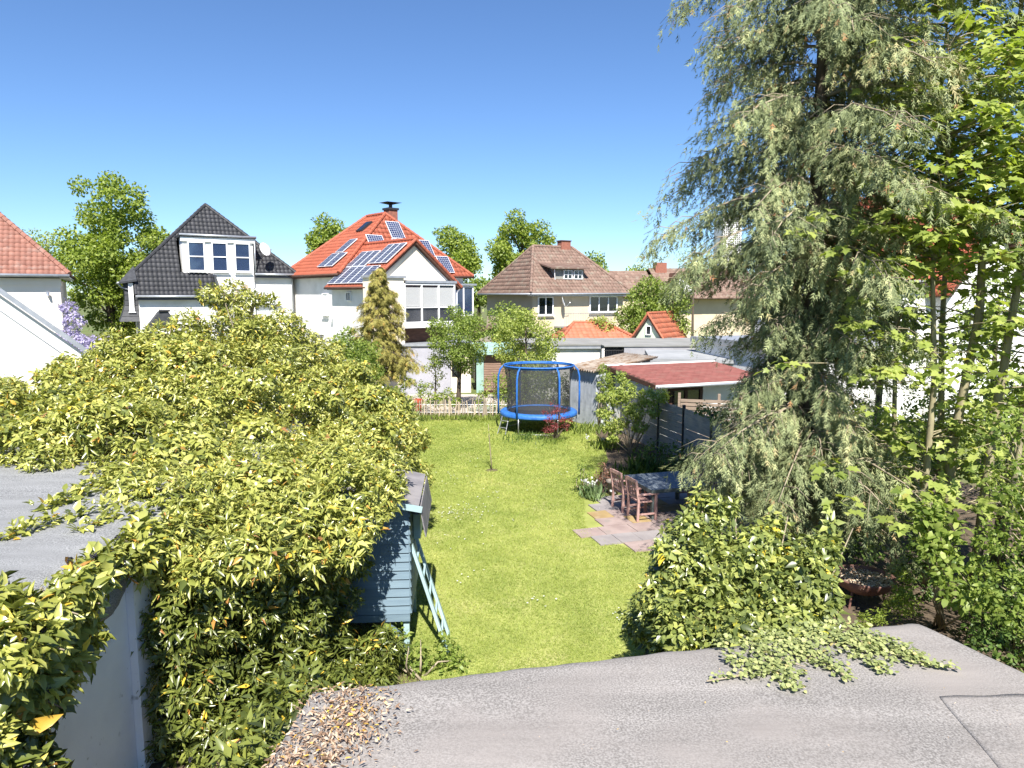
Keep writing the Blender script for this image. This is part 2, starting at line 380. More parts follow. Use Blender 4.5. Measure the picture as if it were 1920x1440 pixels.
IVY = leafmat('ivy_leaf', [(0, (.022,.030,.009)), (.20, (.085,.105,.022)), (.5, (.205,.215,.048)), (.76, (.31,.31,.088)), (.90, (.40,.37,.115)), (.945, (.50,.36,.04)), (.985, (.32,.16,.035)), (1, (.20,.10,.045))], .24, .30, .6)
IVYD = leafmat('ivy_bush_leaf', [(0, (.022,.034,.010)), (.35, (.095,.12,.032)), (.62, (.185,.21,.056)), (.85, (.28,.29,.085)), (.97, (.33,.32,.04)), (1, (.42,.30,.03))], .26, .32, .55)
IVYT = leafmat('creeping_ivy_leaf', [(0, (.08,.10,.04)), (.5, (.18,.205,.08)), (.85, (.29,.30,.13)), (1, (.35,.27,.12))], .25, .55, .25)
LIME = leafmat('lime_leaf', [(0, (.065,.10,.018)), (.5, (.155,.20,.034)), (1, (.26,.29,.065))], .42)
GREEN = leafmat('green_leaf', [(0, (.055,.09,.02)), (.5, (.135,.18,.036)), (1, (.24,.275,.07))], .4)
PALEG = leafmat('pale_spring_leaf', [(0, (.09,.125,.03)), (.5, (.19,.23,.05)), (1, (.33,.34,.11))], .4)
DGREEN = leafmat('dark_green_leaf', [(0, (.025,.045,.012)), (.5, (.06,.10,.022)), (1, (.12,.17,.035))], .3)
MAPLE = leafmat('maple_leaf', [(0, (.085,.12,.028)), (.5, (.195,.235,.056)), (.9, (.30,.325,.10)), (1, (.30,.24,.07))], .42, .4)
CONI = leafmat('blue_green_needles', [(0, (.03,.042,.024)), (.35, (.092,.112,.052)), (.65, (.18,.203,.098)), (.88, (.285,.285,.14)), (.97, (.22,.16,.08)), (1, (.22,.11,.05))], .15, .6, .2, (1.1,1.15,.7))
GOLD = leafmat('golden_needles', [(0, (.07,.065,.018)), (.45, (.18,.17,.045)), (.8, (.28,.245,.075)), (1, (.34,.21,.06))], .25, .6, .2, (1.2,1.1,.5))
REDL = leafmat('dark_red_leaf', [(0, (.07,.015,.018)), (.6, (.17,.035,.04)), (1, (.26,.09,.08))], .35, tint=(1.5,.6,.5))
WIST = leafmat('wisteria_bloom', [(0, (.12,.10,.16)), (.6, (.30,.27,.40)), (1, (.42,.40,.50))], .3, .7, .2, (1, 1, 1.1))
GRASS = leafmat('grass_blade', [(0, (.11,.155,.028)), (.5, (.20,.24,.055)), (.85, (.27,.295,.085)), (1, (.36,.34,.13))], .38, .5, .3, (1.2,1.2,.6))
WHITEP = leafmat('white_petal', [(0, (.42,.42,.41)), (1, (.48,.48,.47))], .3, tint=(1, 1, 1))
LITTER = leafmat('dry_leaf', [(0, (.08,.05,.032)), (.35, (.19,.125,.085)), (.65, (.29,.215,.155)), (.88, (.38,.31,.23)), (.95, (.36,.20,.03)), (1, (.42,.32,.07))], .15, .7, .2, (1, .9, .7))
# ---------------------------------------------------------------- building helpers
def tile_mesh(poly, row, col, rng, holes=(), lift=.03, wave=.045):
    p = [np.array(q, float) for q in poly]
    e = unit(p[1] - p[0]); n = None
    for q in p[2:]:
        c = np.cross(e, q - p[0])
        if np.linalg.norm(c) > 1e-3: n = unit(c); break
    if n[2] < 0: n = -n
    s = np.cross(n, e)
    if s[2] < 0: s = -s
    q2 = np.array([((q - p[0]) @ e, (q - p[0]) @ s) for q in p]); smax = q2[:, 1].max()
    prof = [(0, .15), (.25, .8), (.5, 1.0), (.75, .65), (1, .05)]
    V = []; Fc = []; A = []
    for j in range(int(math.ceil(smax / row))):
        s0, s1 = j * row, min((j + 1) * row + .02, smax); sm = min((s0 + min((j+1)*row, smax)) / 2, smax - .01)
        xs = []
        for i in range(len(q2)):
            a, b = q2[i], q2[(i + 1) % len(q2)]
            if (a[1] - sm) * (b[1] - sm) < 0: xs.append(a[0] + (b[0] - a[0]) * (sm - a[1]) / (b[1] - a[1]))
        if len(xs) < 2: continue
        xl, xr = min(xs), max(xs); off = (j % 2) * col * .0
        k0 = int(math.floor((xl - off) / col)); k1 = int(math.ceil((xr - off) / col))
        for k in range(k0, k1):
            x0, x1 = max(k * col + off, xl), min((k + 1) * col + off, xr)
            if x1 - x0 < .04: continue
            xm = (x0 + x1) / 2
            if any(h[0] < xm < h[1] and h[2] < sm < h[3] for h in holes): continue
            b = len(V); jz = rng.uniform(-.006, .008); js = rng.uniform(-.012, .012)
            for (sv, lf) in ((s0 - .02 + js, lift + jz), (s1, .004)):
                for (t, hgt) in prof: V.append(p[0] + e * (x0 + (x1 - x0) * t) + s * sv + n * (lf + hgt * wave))
            for (t, hgt) in prof: V.append(p[0] + e * (x0 + (x1 - x0) * t) + s * (s0 - .02 + js) + n * (-.005))
            for i in range(4):
                Fc.append((b + i, b + i + 1, b + 6 + i, b + 5 + i)); Fc.append((b + 10 + i, b + 11 + i, b + i + 1, b + i))
            A += [float(np.clip(rng.normal(.5, .25), 0, 1))] * 8
    return np.array(V), np.array(Fc), np.array(A)
def roof_face(parent, poly, m, under, row=.34, col=.25, holes=(), seed=0, th=.10):
    """one slope: boarded slab with real tiles on it"""
    rng = np.random.default_rng(seed); ps = [Vector(q) for q in poly]
    n = (ps[1] - ps[0]).cross(ps[-1] - ps[0]).normalized()
    if n.z < 0: n = -n
    o = None
    if not holes:
        o = MB().prism([q - n * .012 for q in ps], -n * th).build('roof_slope', under, parent)
    V, Fc, A = tile_mesh(poly, row, col, rng, holes)
    t = stuff(link('roof_tiles', np_mesh('roof_tiles', V, Fc, A), m, o or parent))
    return o or t
def ridge(parent, a, b, m, r=.11, step=.36):
    a = Vector(a); b = Vector(b); L = (b - a).length; k = max(1, int(L / step)); mb = MB()
    for i in range(k): mb.tube([a.lerp(b, i / k), a.lerp(b, (i + 1.08) / k)], [r * 1.12, r * .92], 8)
    o = mb.build('ridge_tiles', m, parent, False, 'stuff')
    att = o.data.attributes.new('v', 'FLOAT', 'FACE')
    att.data.foreach_set('value', np.repeat(np.random.default_rng(k).uniform(.2, .8, k), len(o.data.polygons) // k).astype(np.float32)) if len(o.data.polygons) % k == 0 else None
    return o
def gutter(parent, a, b, r=.07, m=None):
    return MB().tube([a, b], r, 8).build('gutter', m or ZINC, parent, True)
def pipe(parent, pts, r=.045): return MB().tube(pts, r, 8).build('downpipe', ZINC, parent, True)
def window(parent, x0, x1, z0, z1, y, nx=1, nz=(), fr=.07, glass=None, side=None, sill=True, back=None, name='window', deep=.10):
    """frame on a wall facing -y (side=None) or facing -x at x=y (side='x'); panes are parts of it"""
    f = MB(); w = (x1 - x0)
    def bx(a, b, c, d, e, g, mb):
        if side is None: mb.box(a, b, c, d, e, g)
        else: mb.box(c, d, a, b, e, g)
    bx(x0, x1, y - deep, y + .02, z0, z0 + fr, f); bx(x0, x1, y - deep, y + .02, z1 - fr, z1, f)
    xs = [x0 + w * i / nx for i in range(nx + 1)]
    for i, x in enumerate(xs):
        c = min(max(x, x0 + fr / 2), x1 - fr / 2)
        bx(c - fr / 2, c + fr / 2, y - deep, y + .02, z0 + fr, z1 - fr, f)
    zs = [z0 + fr] + [z0 + (z1 - z0) * q for q in nz] + [z1 - fr]
    for q in zs[1:-1]:
        for i in range(nx): bx(xs[i] + fr * (.5 if i else 1), xs[i+1] - fr * (.5 if i < nx - 1 else 1), y - deep * .95, y + .02, q - fr * .4, q + fr * .4, f)
    if sill: bx(x0 - .06, x1 + .06, y - .19, y - deep - .003, z0 - .06, z0 - .005, f)
    o = f.build(name, PVC, parent)
    for i in range(nx):
        for j in range(len(zs) - 1):
            g = MB(); bx(xs[i] + fr * .4, xs[i+1] - fr * .4, y - deep * .55, y - deep * .45, zs[j], zs[j+1], g); g.build('pane', glass or GLASS, o)
    bk = MB(); bx(x0 + fr * .3, x1 - fr * .3, y - .012, y - .004, z0 + fr * .3, z1 - fr * .3, bk); bk.build('room_backing', back or ROOM, o)  # dark panel: the dimness of the room is put into its colour
    return o
def panel(parent, c, e, s, n, w, h, mt):
    """solar panel centred on c; e along, s up the slope, n out"""
    e, s, n, c = (Vector(q) for q in (e, s, n, c))
    base = c + n * .12
    o = MB().prism([base - e*w/2 - s*h/2, base + e*w/2 - s*h/2, base + e*w/2 + s*h/2, base - e*w/2 + s*h/2], n * .04).build('solar_panel', PANELF, parent)
    cells = MB(); nx = max(2, round(w / .165)); ny = max(2, round(h / .165)); g = .03
    cw = (w - 2 * g) / nx; ch = (h - 2 * g) / ny; b = base + n * .043
    for i in range(nx):
        for j in range(ny):
            p = b + e * (-w/2 + g + (i + .5) * cw) + s * (-h/2 + g + (j + .5) * ch); k = .46
            cells.poly(p - e*cw*k - s*ch*k, p + e*cw*k - s*ch*k, p + e*cw*k + s*ch*k, p - e*cw*k + s*ch*k)
    cells.build('solar_cells', mt, o, False, 'stuff')
    return o
PANELF = mat('panel_frame_and_backsheet', (0.62, 0.64, 0.67), rough=0.4)
CELL = mat('solar_cell', (0.020, 0.028, 0.075), (0.03, 0.045, 0.11), 3, 3, 0.22, spec=0.6)
CELLD = mat('dark_solar_cell', (0.035, 0.042, 0.075), (0.05, 0.06, 0.10), 3, 3, 0.25, spec=0.6)
def dish(parent, c, look, r, arm):
    """satellite dish: shallow bowl, arm with receiver, wall arm"""
    look = Vector(look).normalized(); q = look.to_track_quat('Z', 'Y'); mb = MB()
    prof = [(0.001, -.10*r/.4), (r*.4, -.085*r/.4), (r*.75, -.04*r/.4), (r, 0), (r, .012), (r*.75, -.028*r/.4), (r*.4, -.073*r/.4), (0.001, -.088*r/.4)]
    mb.lathe(prof, 20); mb.v = [tuple(q @ Vector(p) + Vector(c)) for p in mb.v]
    o = mb.build('satellite_dish', PVC, parent, True)
    low = Vector(c) + q @ Vector((0, -r * .95, 0)); tip = Vector(c) + look * r * 1.2 + Vector((0, 0, -r * .5))
    MB().tube([low, tip], .015, 6).tube([tip, tip + (Vector(c) - tip) * .12], .04, 8).build('receiver_arm', IRON, o)
    MB().tube([c, arm], .025, 6).build('mount', IRON, o)
    return o
HR = R(30)

# ================================================================= the setting
NOISE = np.random.default_rng(5)
def sheet(name, xs, ys, z, m, wav=0.0, seed=1):
    rng = np.random.default_rng(seed); X, Y = np.meshgrid(xs, ys); ph = rng.uniform(0, 6, 6)
    Z = z + wav * (np.sin(X * .9 + ph[0]) * np.sin(Y * .7 + ph[1]) + .6 * np.sin(X * 2.1 + ph[2] + Y * .4) * np.sin(Y * 1.7 + ph[3]))
    V = np.stack([X, Y, Z], -1).reshape(-1, 3); a = np.arange(len(xs) * len(ys)).reshape(len(ys), len(xs))
    Fc = np.stack([a[:-1, :-1], a[:-1, 1:], a[1:, 1:], a[1:, :-1]], -1).reshape(-1, 4)
    return struct(link(name, np_mesh(name, V, Fc, None, True), m))
GROUNDM = mat('rough_ground', (0.09, 0.12, 0.035), (0.14, 0.17, 0.05), 0.4, 8, 0.95, 0.4, 6, c3=(0.13, 0.10, 0.065), scale3=0.25, lo3=.5, hi3=.62)
LAWNM = mat('lawn_turf', (0.22, 0.255, 0.06), (0.32, 0.345, 0.10), 1.4, 10, 0.95, 0.8, 60, c3=(0.38, 0.37, 0.15), scale3=0.8, lo3=.55, hi3=.75, bdist=.02)
sheet('ground', np.array([-900, -200, -60, -30, -15, 0, 15, 30, 60, 200, 900.]), np.array([-60, 0, 10, 25, 40, 80, 200, 600, 1800.]), -0.012, GROUNDM)
def in_poly(P, poly):
    x, y = P[:, 0], P[:, 1]; r = np.zeros(len(P), bool); n = len(poly)
    for i in range(n):
        (x1, y1), (x2, y2) = poly[i], poly[(i + 1) % n]
        r ^= ((y1 > y) != (y2 > y)) & (x < (x2 - x1) * (y - y1) / (y2 - y1 + 1e-12) + x1)
    return r
LAWN = [(-3.6, 8.2), (3.2, 8.2), (3.2, 11), (3.5, 13.9), (2.6, 14.3), (1.8, 15.1), (1.7, 16), (1.9, 18.2), (2.6, 20.5), (3.1, 22.5), (3.3, 25), (3.15, 28), (2.4, 29.9), (-4.6, 30.1), (-4.4, 25), (-3.0, 17), (-2.9, 12)]
lw = MB(); lw.poly(*[(x, y, 0.006) for x, y in [(-3.6, 8.2), (3.2, 8.2), (3.2, 11), (3.6, 13.6), (4.2, 14.5), (4.2, 18.4), (2.6, 18.8)] + LAWN[8:]]); struct(lw.build('lawn', LAWNM))
# grass blades
rng = np.random.default_rng(11)
def blades(name, poly, n_at, hgt, wid, m, y0, y1, x0, x1, fall=1.5, n=None):
    Y = y0 + (y1 - y0) * rng.uniform(0, 1, n) ** fall; X = rng.uniform(x0, x1, n); P = np.stack([X, Y], 1)
    k = in_poly(P, poly); P = P[k]; n = len(P)
    h = hgt * rng.uniform(.5, 1.3, n) * (1 + (P[:, 1] - y0) / (y1 - y0) * .3); a = rng.uniform(0, 6.28, n); wd = wid * (1 + (P[:, 1] - y0) / 10) * rng.uniform(.7, 1.3, n)
    lean = rng.normal(scale=.9, size=(n, 2)) * h[:, None]
    b = np.concatenate([P, np.full((n, 1), .002)], 1); d = np.stack([np.cos(a), np.sin(a), 0 * a], 1) * wd[:, None] * .5
    tip = b.copy(); tip[:, :2] += lean; tip[:, 2] += h
    V = np.stack([b - d, b + d, tip], 1).reshape(-1, 3); Fc = np.arange(n * 3).reshape(-1, 3)
    patch = .5 + .20 * np.sin(P[:, 0] * 1.3 + 1.1 * np.sin(P[:, 1] * .6)) * np.sin(P[:, 1] * .9 + .8 * np.sin(P[:, 0]*.8)) + .14 * np.sin(P[:, 0] * 4.1 + 2 * np.sin(P[:, 1] * 2.3)) * np.sin(P[:, 1] * 3.7)
    val = np.clip(patch + rng.normal(0, .17, n), 0, 1)
    o = link(name, np_mesh(name, V, Fc, val), m); stuff(o); return o
g = blades('grass', LAWN, None, .038, .0088, GRASS, 8.3, 30, -4.7, 3.6, 1.6, 350000)
tag(g, 'short bright green mown grass of the garden lawn', 'grass')

# ================================================================= houses behind the gardens
# --- black roofed house
H = thing('house', 'white house with steep black tiled roof and three tall dormer windows', 'house', (-20.94, 40, 0), HR)
wl = MB()
wl.box(.05, 4.06, .3, 8.2, 0, 5.30); wl.box(4.061, 8.85, 1.25, 8.2, 0, 6.58)
wl.box(4.062, 6.45, .96, 1.249, 0, 8.70)
wl.box(2.50, 4.061, .96, 2.4, 5.31, 8.70); wl.box(6.20, 6.45, 1.25, 2.5, 6.6, 8.70)
wl.build('wall', WHITE, H)
ap = (4.3, 4.3, 10.95)
sl0 = (10.95 - 5.3) / 4.3                      # front pitch
yf = lambda z: (z - 5.3) / sl0
low = [(-.05, -.02, 5.28), (4.1, -.02, 5.28), (4.1, yf(6.65), 6.65), (-.05, yf(6.65), 6.65)]
roof_face(H, low, T_BLACK, SLATE, .33, .24, seed=1)
LS = math.hypot(yf(6.65), 0) ; sl_len = lambda z: (z - 6.65) / sl0 * math.hypot(1, sl0)
tri = [(-.05, yf(6.65), 6.65), (9.05, yf(6.65), 6.65), ap]
roof_face(H, tri, T_BLACK, SLATE, .33, .24, holes=[(2.5, 6.5, -.1, sl_len(8.75))], seed=2)
zb = 6.65; back = 2 * 4.3 - yf(6.65)
MB().add([(-.05, yf(zb), zb), (-.05, back, zb), (9.05, back, zb), (9.05, yf(zb), zb), ap, (2.5, yf(8.7), 8.7), (6.5, yf(8.7), 8.7)], [(0, 4, 1), (1, 4, 2), (2, 4, 3), (5, 6, 4), (0, 5, 4), (3, 4, 6)]).build('roof_slope', SLATE, H)
ridge(H, (-.05, yf(zb), zb + .03), (4.3, 4.3, 11.0), T_BLACK); ridge(H, (9.08, yf(zb), zb + .03), (4.3, 4.3, 11.0), T_BLACK)
ridge(H, (-.06, 0, 5.34), (-.06, yf(zb), zb + .03), T_BLACK, .08)
MB().box(2.36, 6.62, .80, 2.9, 8.702, 8.86).build('dormer_roof', SLATE, H)
MB().box(2.42, 6.56, .84, .957, 8.46, 8.70).build('dormer_fascia', PVC, H)
gutter(H, (2.36, .76, 8.83), (6.64, .76, 8.80)); gutter(H, (-.1, -.08, 5.25), (4.12, -.08, 5.25)); gutter(H, (6.5, yf(6.6) - .1, 6.60), (9.1, yf(6.6) - .1, 6.60))
MB().box(-.02, 4.05, -.02, .297, 5.05, 5.17).build('soffit', SOFFIT, H)
MB().box(6.46, 8.95, .95, 1.247, 6.38, 6.50).build('soffit', SOFFIT, H)
MB().box(4.13, 4.24, .45, .955, 5.1, 6.5).build('verge_board', SOFFIT, H)
for x0, x1 in ((2.78, 3.72), (4.08, 4.98), (5.36, 6.28)):
    window(H, x0, x1, 6.72, 8.46, .955, 1, (.5,), .075, GLASS)
sh = window(H, 6.35, 8.1, 4.70, 5.76, 1.245, 1, (), .07, GLASS)
s = MB()
for i in range(12): s.box(6.43, 8.02, 1.06, 1.075, 4.78 + i * .078, 4.78 + i * .078 + .070)
s.build('roller_shutter', BLIND, sh, False, 'stuff')
MB().box(4.40, 4.95, .94, .957, 3.5, 4.98).build('door', GLASSD, H)
rl = MB(); rl.tube([(3.95, -.4, 4.36), (8.5, -.1, 4.44)], .03)
for i in range(12): rl.tube([(4 + i * .4, -.4 + i * .026, 3.5), (4 + i * .4, -.4 + i * .026, 4.37)], .015, 5)
rl.build('balcony_railing', ZINC, H)
pipe(H, [(8.72, .92, 6.55), (8.78, 1.18, 6.3), (8.78, 1.18, 0)]); pipe(H, [(4.1, -.05, 5.2), (4.12, .24, 5.0), (4.12, .24, 0)])
pipe(H, [(6.54, .85, 8.6), (6.54, .90, 6.7)])
# slate-hung side bay, flaring at the foot, with its narrow window
sb = MB(); 
for i in range(8):
    z0 = 3.85 + i * .30; o0 = max(0, .55 - i * .16) ** 1.3 * .7; o1 = max(0, .55 - (i + 1) * .16) ** 1.3 * .7
    sb.add([(-.62 - o0, .55 - o0, z0), (.03, .55 - o0, z0), (.03, .58 - o1, z0 + .31), (-.62 - o1, .58 - o1, z0 + .31), (-.62 - o0, 3, z0), (-.62 - o1, 3, z0 + .31)], [(0, 1, 2, 3), (4, 0, 3, 5)])
sb.build('slate_cladding', SLATE, H)
window(H, -.42, -.18, 4.4, 6.0, .50, 1, (), .05, BLIND, sill=True)
MB().add([(-.85, .25, 6.05), (.02, .25, 6.2), (-.05, yf(7.0), 7.0), (-.85, 3.2, 6.05)], [(0, 1, 2, 3)]).prism([(-.85, .25, 6.05), (.02, .25, 6.2), (.02, .25, 6.1), (-.85, .25, 5.95)], (0, .1, 0)).build('side_eave', SLATE, H)
gutter(H, (-.9, .25, 6.0), (-.9, 3.2, 6.0)); pipe(H, [(-.9, .35, 5.95), (-.75, .5, 5.75), (-.3, .5, 5.6)])
dish(H, (7.1, .55, 8.1), (.55, -.8, .35), .42, (7.0, 1.6, 7.3))
# small black roofed porch in front
po = thing('porch', 'small black gabled porch roof in front of the white house', 'porch', (-21.3, 36.5, 0), HR)
px0 = at(322, 600, 36.5)
MB().add([(2.0, 0, 3.2), (2.95, 0, 4.45), (3.35, 0, 4.45), (3.9, 0, 3.6), (2.0, 1.6, 3.2), (2.95, 1.6, 4.45), (3.35, 1.6, 4.45), (3.9, 1.6, 3.6)], [(0,1,2,3),(0,4,5,1),(1,5,6,2),(2,6,7,3),(4,7,6,5)]).build('porch_roof', SLATE, po)
MB().box(2.2, 3.7, .1, 1.5, 0, 3.19).build('porch_wall', WHITE, po)
ridge(po, (2.9, -.03, 4.5), (3.4, -.03, 4.5), T_BLACK, .06)

# --- orange roofed house with solar panels
H = thing('house', 'white house with orange tiled hip roof, solar panels and front gable', 'house', (-9.86, 41, 0), R(42))
wl = MB(); wl.box(.3, 9.2, .3, 7.2, 0, 6.5)
wl.box(-.35, 5.05, -4.0, .298, 0, 5.75)
wl.add([(-.35, -4.0, 5.75), (5.05, -4.0, 5.75), (4.7, -4.0, 6.2), (2.38, -4.0, 8.08), (.06, -4.0, 6.2)], [(0, 1, 2, 3, 4)])
wl.build('wall', WHITE, H)
MB().prism([(.0, -4.005, 5.95), (4.76, -4.005, 5.95), (2.38, -4.005, 7.98)], (0, -.03, 0)).build('gable_wall', CREAML, H)
X0, X1, Y0, Y1, ZE = -.15, 9.65, -.2, 7.7, 6.52
a1, a2 = (4.75, 2.6, 10.40), (4.75, 4.8, 10.40)
f_front = [(X0, Y0, ZE), (X1, Y0, ZE), a1]; f_left = [(X0, Y1, ZE), (X0, Y0, ZE), a1, a2]; f_right = [(X1, Y0, ZE), (X1, Y1, ZE), a2, a1]; f_back = [(X1, Y1, ZE), (X0, Y1, ZE), a2]
for i, f in enumerate((f_front, f_left, f_right)): roof_face(H, f, T_ORANGE, DWOOD, .36, .30, seed=10 + i)
MB().poly(*f_back).build('roof_slope', DWOOD, H)
for p, q in (((X0, Y0, ZE + .06), (4.75, 2.6, 10.48)), ((X1, Y0, ZE + .06), (4.75, 2.6, 10.48)), ((4.75, 2.6, 10.48), (4.75, 4.8, 10.48)), ((X0, Y1, ZE), (4.75, 4.8, 10.48))): ridge(H, p, q, T_ORANGE)
gutter(H, (X0 - .06, Y0, ZE - .03), (X0 - .06, Y1, ZE - .03), .07, DWOOD); gutter(H, (5.6, Y0 - .06, ZE - .03), (X1, Y0 - .06, ZE - .03), .07, DWOOD)
MB().box(X0 + .02, .297, Y0 + .05, Y1 - .1, ZE - .16, ZE - .05).build('soffit', DWOOD, H)
# front gable roof
GX, GZ, GY0 = 2.38, 8.30, -4.25
EL, ER, EZ = -.75, 5.5, 5.74
gl = [(EL, .28, EZ), (EL, GY0, EZ), (GX, GY0, GZ), (GX, 1.3, GZ)]; gr = [(ER, GY0, EZ), (ER, .2, EZ), (GX, 1.3, GZ), (GX, GY0, GZ)]
roof_face(H, gl, T_ORANGE, DWOOD, .36, .30, seed=15, th=.14); roof_face(H, gr, T_ORANGE, DWOOD, .36, .30, seed=16, th=.14)
ridge(H, (GX, GY0, GZ + .07), (GX, 1.2, GZ + .07), T_ORANGE); ridge(H, (EL, GY0, EZ + .05), (GX, GY0, GZ + .05), T_ORANGE, .09); ridge(H, (ER, GY0, EZ + .05), (GX, GY0, GZ + .05), T_ORANGE, .09)
gutter(H, (EL - .05, GY0, EZ - .03), (EL - .05, .28, EZ - .03), .065, DWOOD)
def slope_axes(poly):
    p = [np.array(q, float) for q in poly]; e = unit(p[1] - p[0]); n = unit(np.cross(e, p[2] - p[0])); n = n if n[2] > 0 else -n; s = np.cross(n, e); s = s if s[2] > 0 else -s
    return p[0], e, s, n
o0, e, s_, n_ = slope_axes(gl)
for i in range(5): panel(H, o0 + e * (.50 + i * .78) + s_ * .92, e, s_, n_, .75, 1.5, CELLD)
for i in range(3): panel(H, o0 + e * (.50 + i * .70) + s_ * 2.42, e, s_, n_, .67, 1.42, CELLD)
for i in range(3): panel(H, o0 + e * (2.72 + i * .62) + s_ * 2.78, e, s_, n_, .60, 1.75, CELLD)
o0, e, s_, n_ = slope_axes(f_front)
for (u, v, w_, h_) in ((5.07, 3.45, 1.0, 1.35), (5.0, 2.52, 1.0, .42), (3.3, 2.45, 1.15, .95), (6.85, 2.1, .9, 1.3), (7.8, .85, .95, 1.3)): panel(H, o0 + e * u + s_ * v, e, s_, n_, w_, h_, CELL)
o0, e, s_, n_ = slope_axes(f_left); Lf = Y1 - Y0
for (u, v) in ((Lf - 2.0, 1.3), (Lf - 2.95, 1.3), (Lf - 2.75, 2.75)): panel(H, o0 + e * u + s_ * v, e, s_, n_, .9, 1.35, CELLD)
p = o0 + e * (Lf - 3.5) + s_ * 4.9
sk = MB().prism([Vector(p + e*a + s_*b + n_*.05) for a, b in ((-.35,-.5),(.35,-.5),(.35,.5),(-.35,.5))], Vector(n_) * .10).build('skylight', DARKM, H)
MB().prism([Vector(p + e*a + s_*b + n_*.155) for a, b in ((-.28,-.42),(.28,-.42),(.28,.42),(-.28,.42))], Vector(n_) * .01).build('pane', GLASSD, sk)
ch = MB().box(5.5, 6.15, 3.3, 3.95, 9.0, 10.85).build('chimney', BRICK, H)
MB().box(5.43, 6.22, 3.23, 4.02, 10.85, 10.98).build('chimney_collar', DARKM, ch)
MB().tube([(5.82, 3.62, 10.98), (5.82, 3.62, 11.2)], .12).add([(5.25, 3.1, 11.33), (6.4, 3.1, 11.33), (6.4, 4.15, 11.33), (5.25, 4.15, 11.33), (5.82, 3.62, 11.17)], [(0,1,2,3),(0,4,1),(1,4,2),(2,4,3),(3,4,0)]).build('chimney_cowl', DARKM, ch)
window(H, 1.9, 2.6, 4.15, 5.45, .297, 1, (), .06, BLIND, side='x'); window(H, 2.6, 3.2, 2.3, 3.0, .297, 1, (), .06, GLASSD, side='x')
window(H, -1.95, -1.45, 5.0, 5.5, -.352, 2, (), .05, GLASSD, side='x', sill=False)
# stair block with flat roof, then the glazed veranda over an overhang
MB().box(-.85, 1.22, -4.75, -4.04, 0, 6.22).build('stair_block', CREAML, H)
MB().box(-.95, 1.32, -4.85, -4.02, 6.223, 6.34).build('flat_roof', ZINC, H)
MB().box(1.33, 4.8, -4.75, -4.04, 5.98, 6.12).build('veranda_roof', ZINC, H)
MB().box(1.225, 4.75, -4.8, -4.04, 3.55, 3.78).build('veranda_floor', WHITE, H)
v = window(H, 1.27, 4.7, 3.80, 5.95, -4.60, 3, (.40,), .08, GLASSC, sill=False, back=ROOM)
bl = MB(); 
for i in range(3): bl.box(1.38 + i * 1.14, 2.40 + i * 1.14, -4.630, -4.626, 4.72, 5.74)
bl.build('blinds', BLIND, v, False, 'stuff')
pipe(H, [(5.4, -4.2, 5.65), (5.0, -4.5, 5.5), (4.85, -4.65, 5.4), (4.85, -4.65, 1)])
MB().box(7.3, 9.3, -1.0, .297, 5.94, 6.06).build('balcony_roof', ZINC, H)
window(H, 7.5, 9.1, 4.0, 5.9, -.8, 2, (), .08, GLASS, sill=False)
MB().box(1.4, 4.6, -4.06, -4.005, 1.9, 3.5).build('dark_recess_panel', DWOOD, H)  # dark panel for the recess under the veranda

# --- brown roofed house
H = thing('house', 'cream house with mossy brown hip roof, shed dormer and balcony', 'house', (1.32, 50, 0), HR)
MB().box(.4, 8.5, .4, 7.3, 0, 5.38).build('wall', CREAM, H)
X0, X1, Y0, Y1, ZE = -.1, 9.1, -.15, 7.8, 5.42
a1, a2 = (2.45, 3.7, 8.95), (6.0, 3.7, 8.95)
ff = [(X0, Y0, ZE), (X1, Y0, ZE), a2, a1]; fl = [(X0, Y1, ZE), (X0, Y0, ZE), a1]; fr_ = [(X1, Y0, ZE), (X1, Y1, ZE), a2]
slope = (8.95 - ZE) / (3.7 - Y0); rl_ = math.hypot(1, slope)
roof_face(H, fl, T_BROWN, DWOOD, .36, .28, seed=21); roof_face(H, fr_, T_BROWN, DWOOD, .36, .28, seed=22)
roof_face(H, ff, T_BROWN, DWOOD, .36, .28, seed=20)
MB().poly((X1, Y1, ZE), (X0, Y1, ZE), a1, a2).build('roof_slope', DWOOD, H)
up = lambda p, d=.07: (p[0], p[1], p[2] + d)
for p, q in (((X0, Y0, ZE), a1), ((X1, Y0, ZE), a2), (a1, a2), ((X0, Y1, ZE), a1)): ridge(H, up(p), up(q), T_BROWN)
gutter(H, (X0, Y0 - .06, ZE - .02), (X1, Y0 - .06, ZE + .02)); gutter(H, (X0 - .06, Y0, ZE - .02), (X0 - .06, Y1, ZE - .02))
MB().box(X0 + .05, X1 - .05, Y0 + .05, .397, ZE - .16, ZE - .09).build('soffit', BLIND, H)
ch = MB().box(4.9, 5.75, 3.5, 4.1, 8.5, 9.45).build('chimney', BRICK, H); MB().box(4.85, 5.8, 3.45, 4.15, 9.45, 9.53).build('chimney_collar', DWOOD, ch)
dm = MB().box(2.7, 5.2, .95, 2.4, 6.35, 7.30).build('dormer', mat('weathered_boards', (0.30, 0.30, 0.27), (0.22, 0.22, 0.20), 3, 6, .9, .3, 20, stretch=(6, 6, 1)), H)
MB().prism([(2.05, .55, 7.22), (5.45, .55, 7.22), (5.45, 2.9, 7.72), (2.05, 2.9, 7.72)], (0, 0, .1)).build('dormer_roof', T_BROWN, dm)
for x in (3.35, 4.25): window(dm, x, x + .75, 6.5, 7.15, .95, 2, (.5,), .05, GLASSD, sill=False)
MB().tube([(2.45, .75, 7.2), (2.6, .9, 6.4)], .035, 6).build('downpipe', PVC, dm)
w_ = window(H, 5.3, 7.9, 4.05, 5.28, .397, 3, (), .09, GLASSD)
MB().box(6.3, 6.95, .36, .37, 4.15, 5.2).build('net_curtain', BLIND, w_)
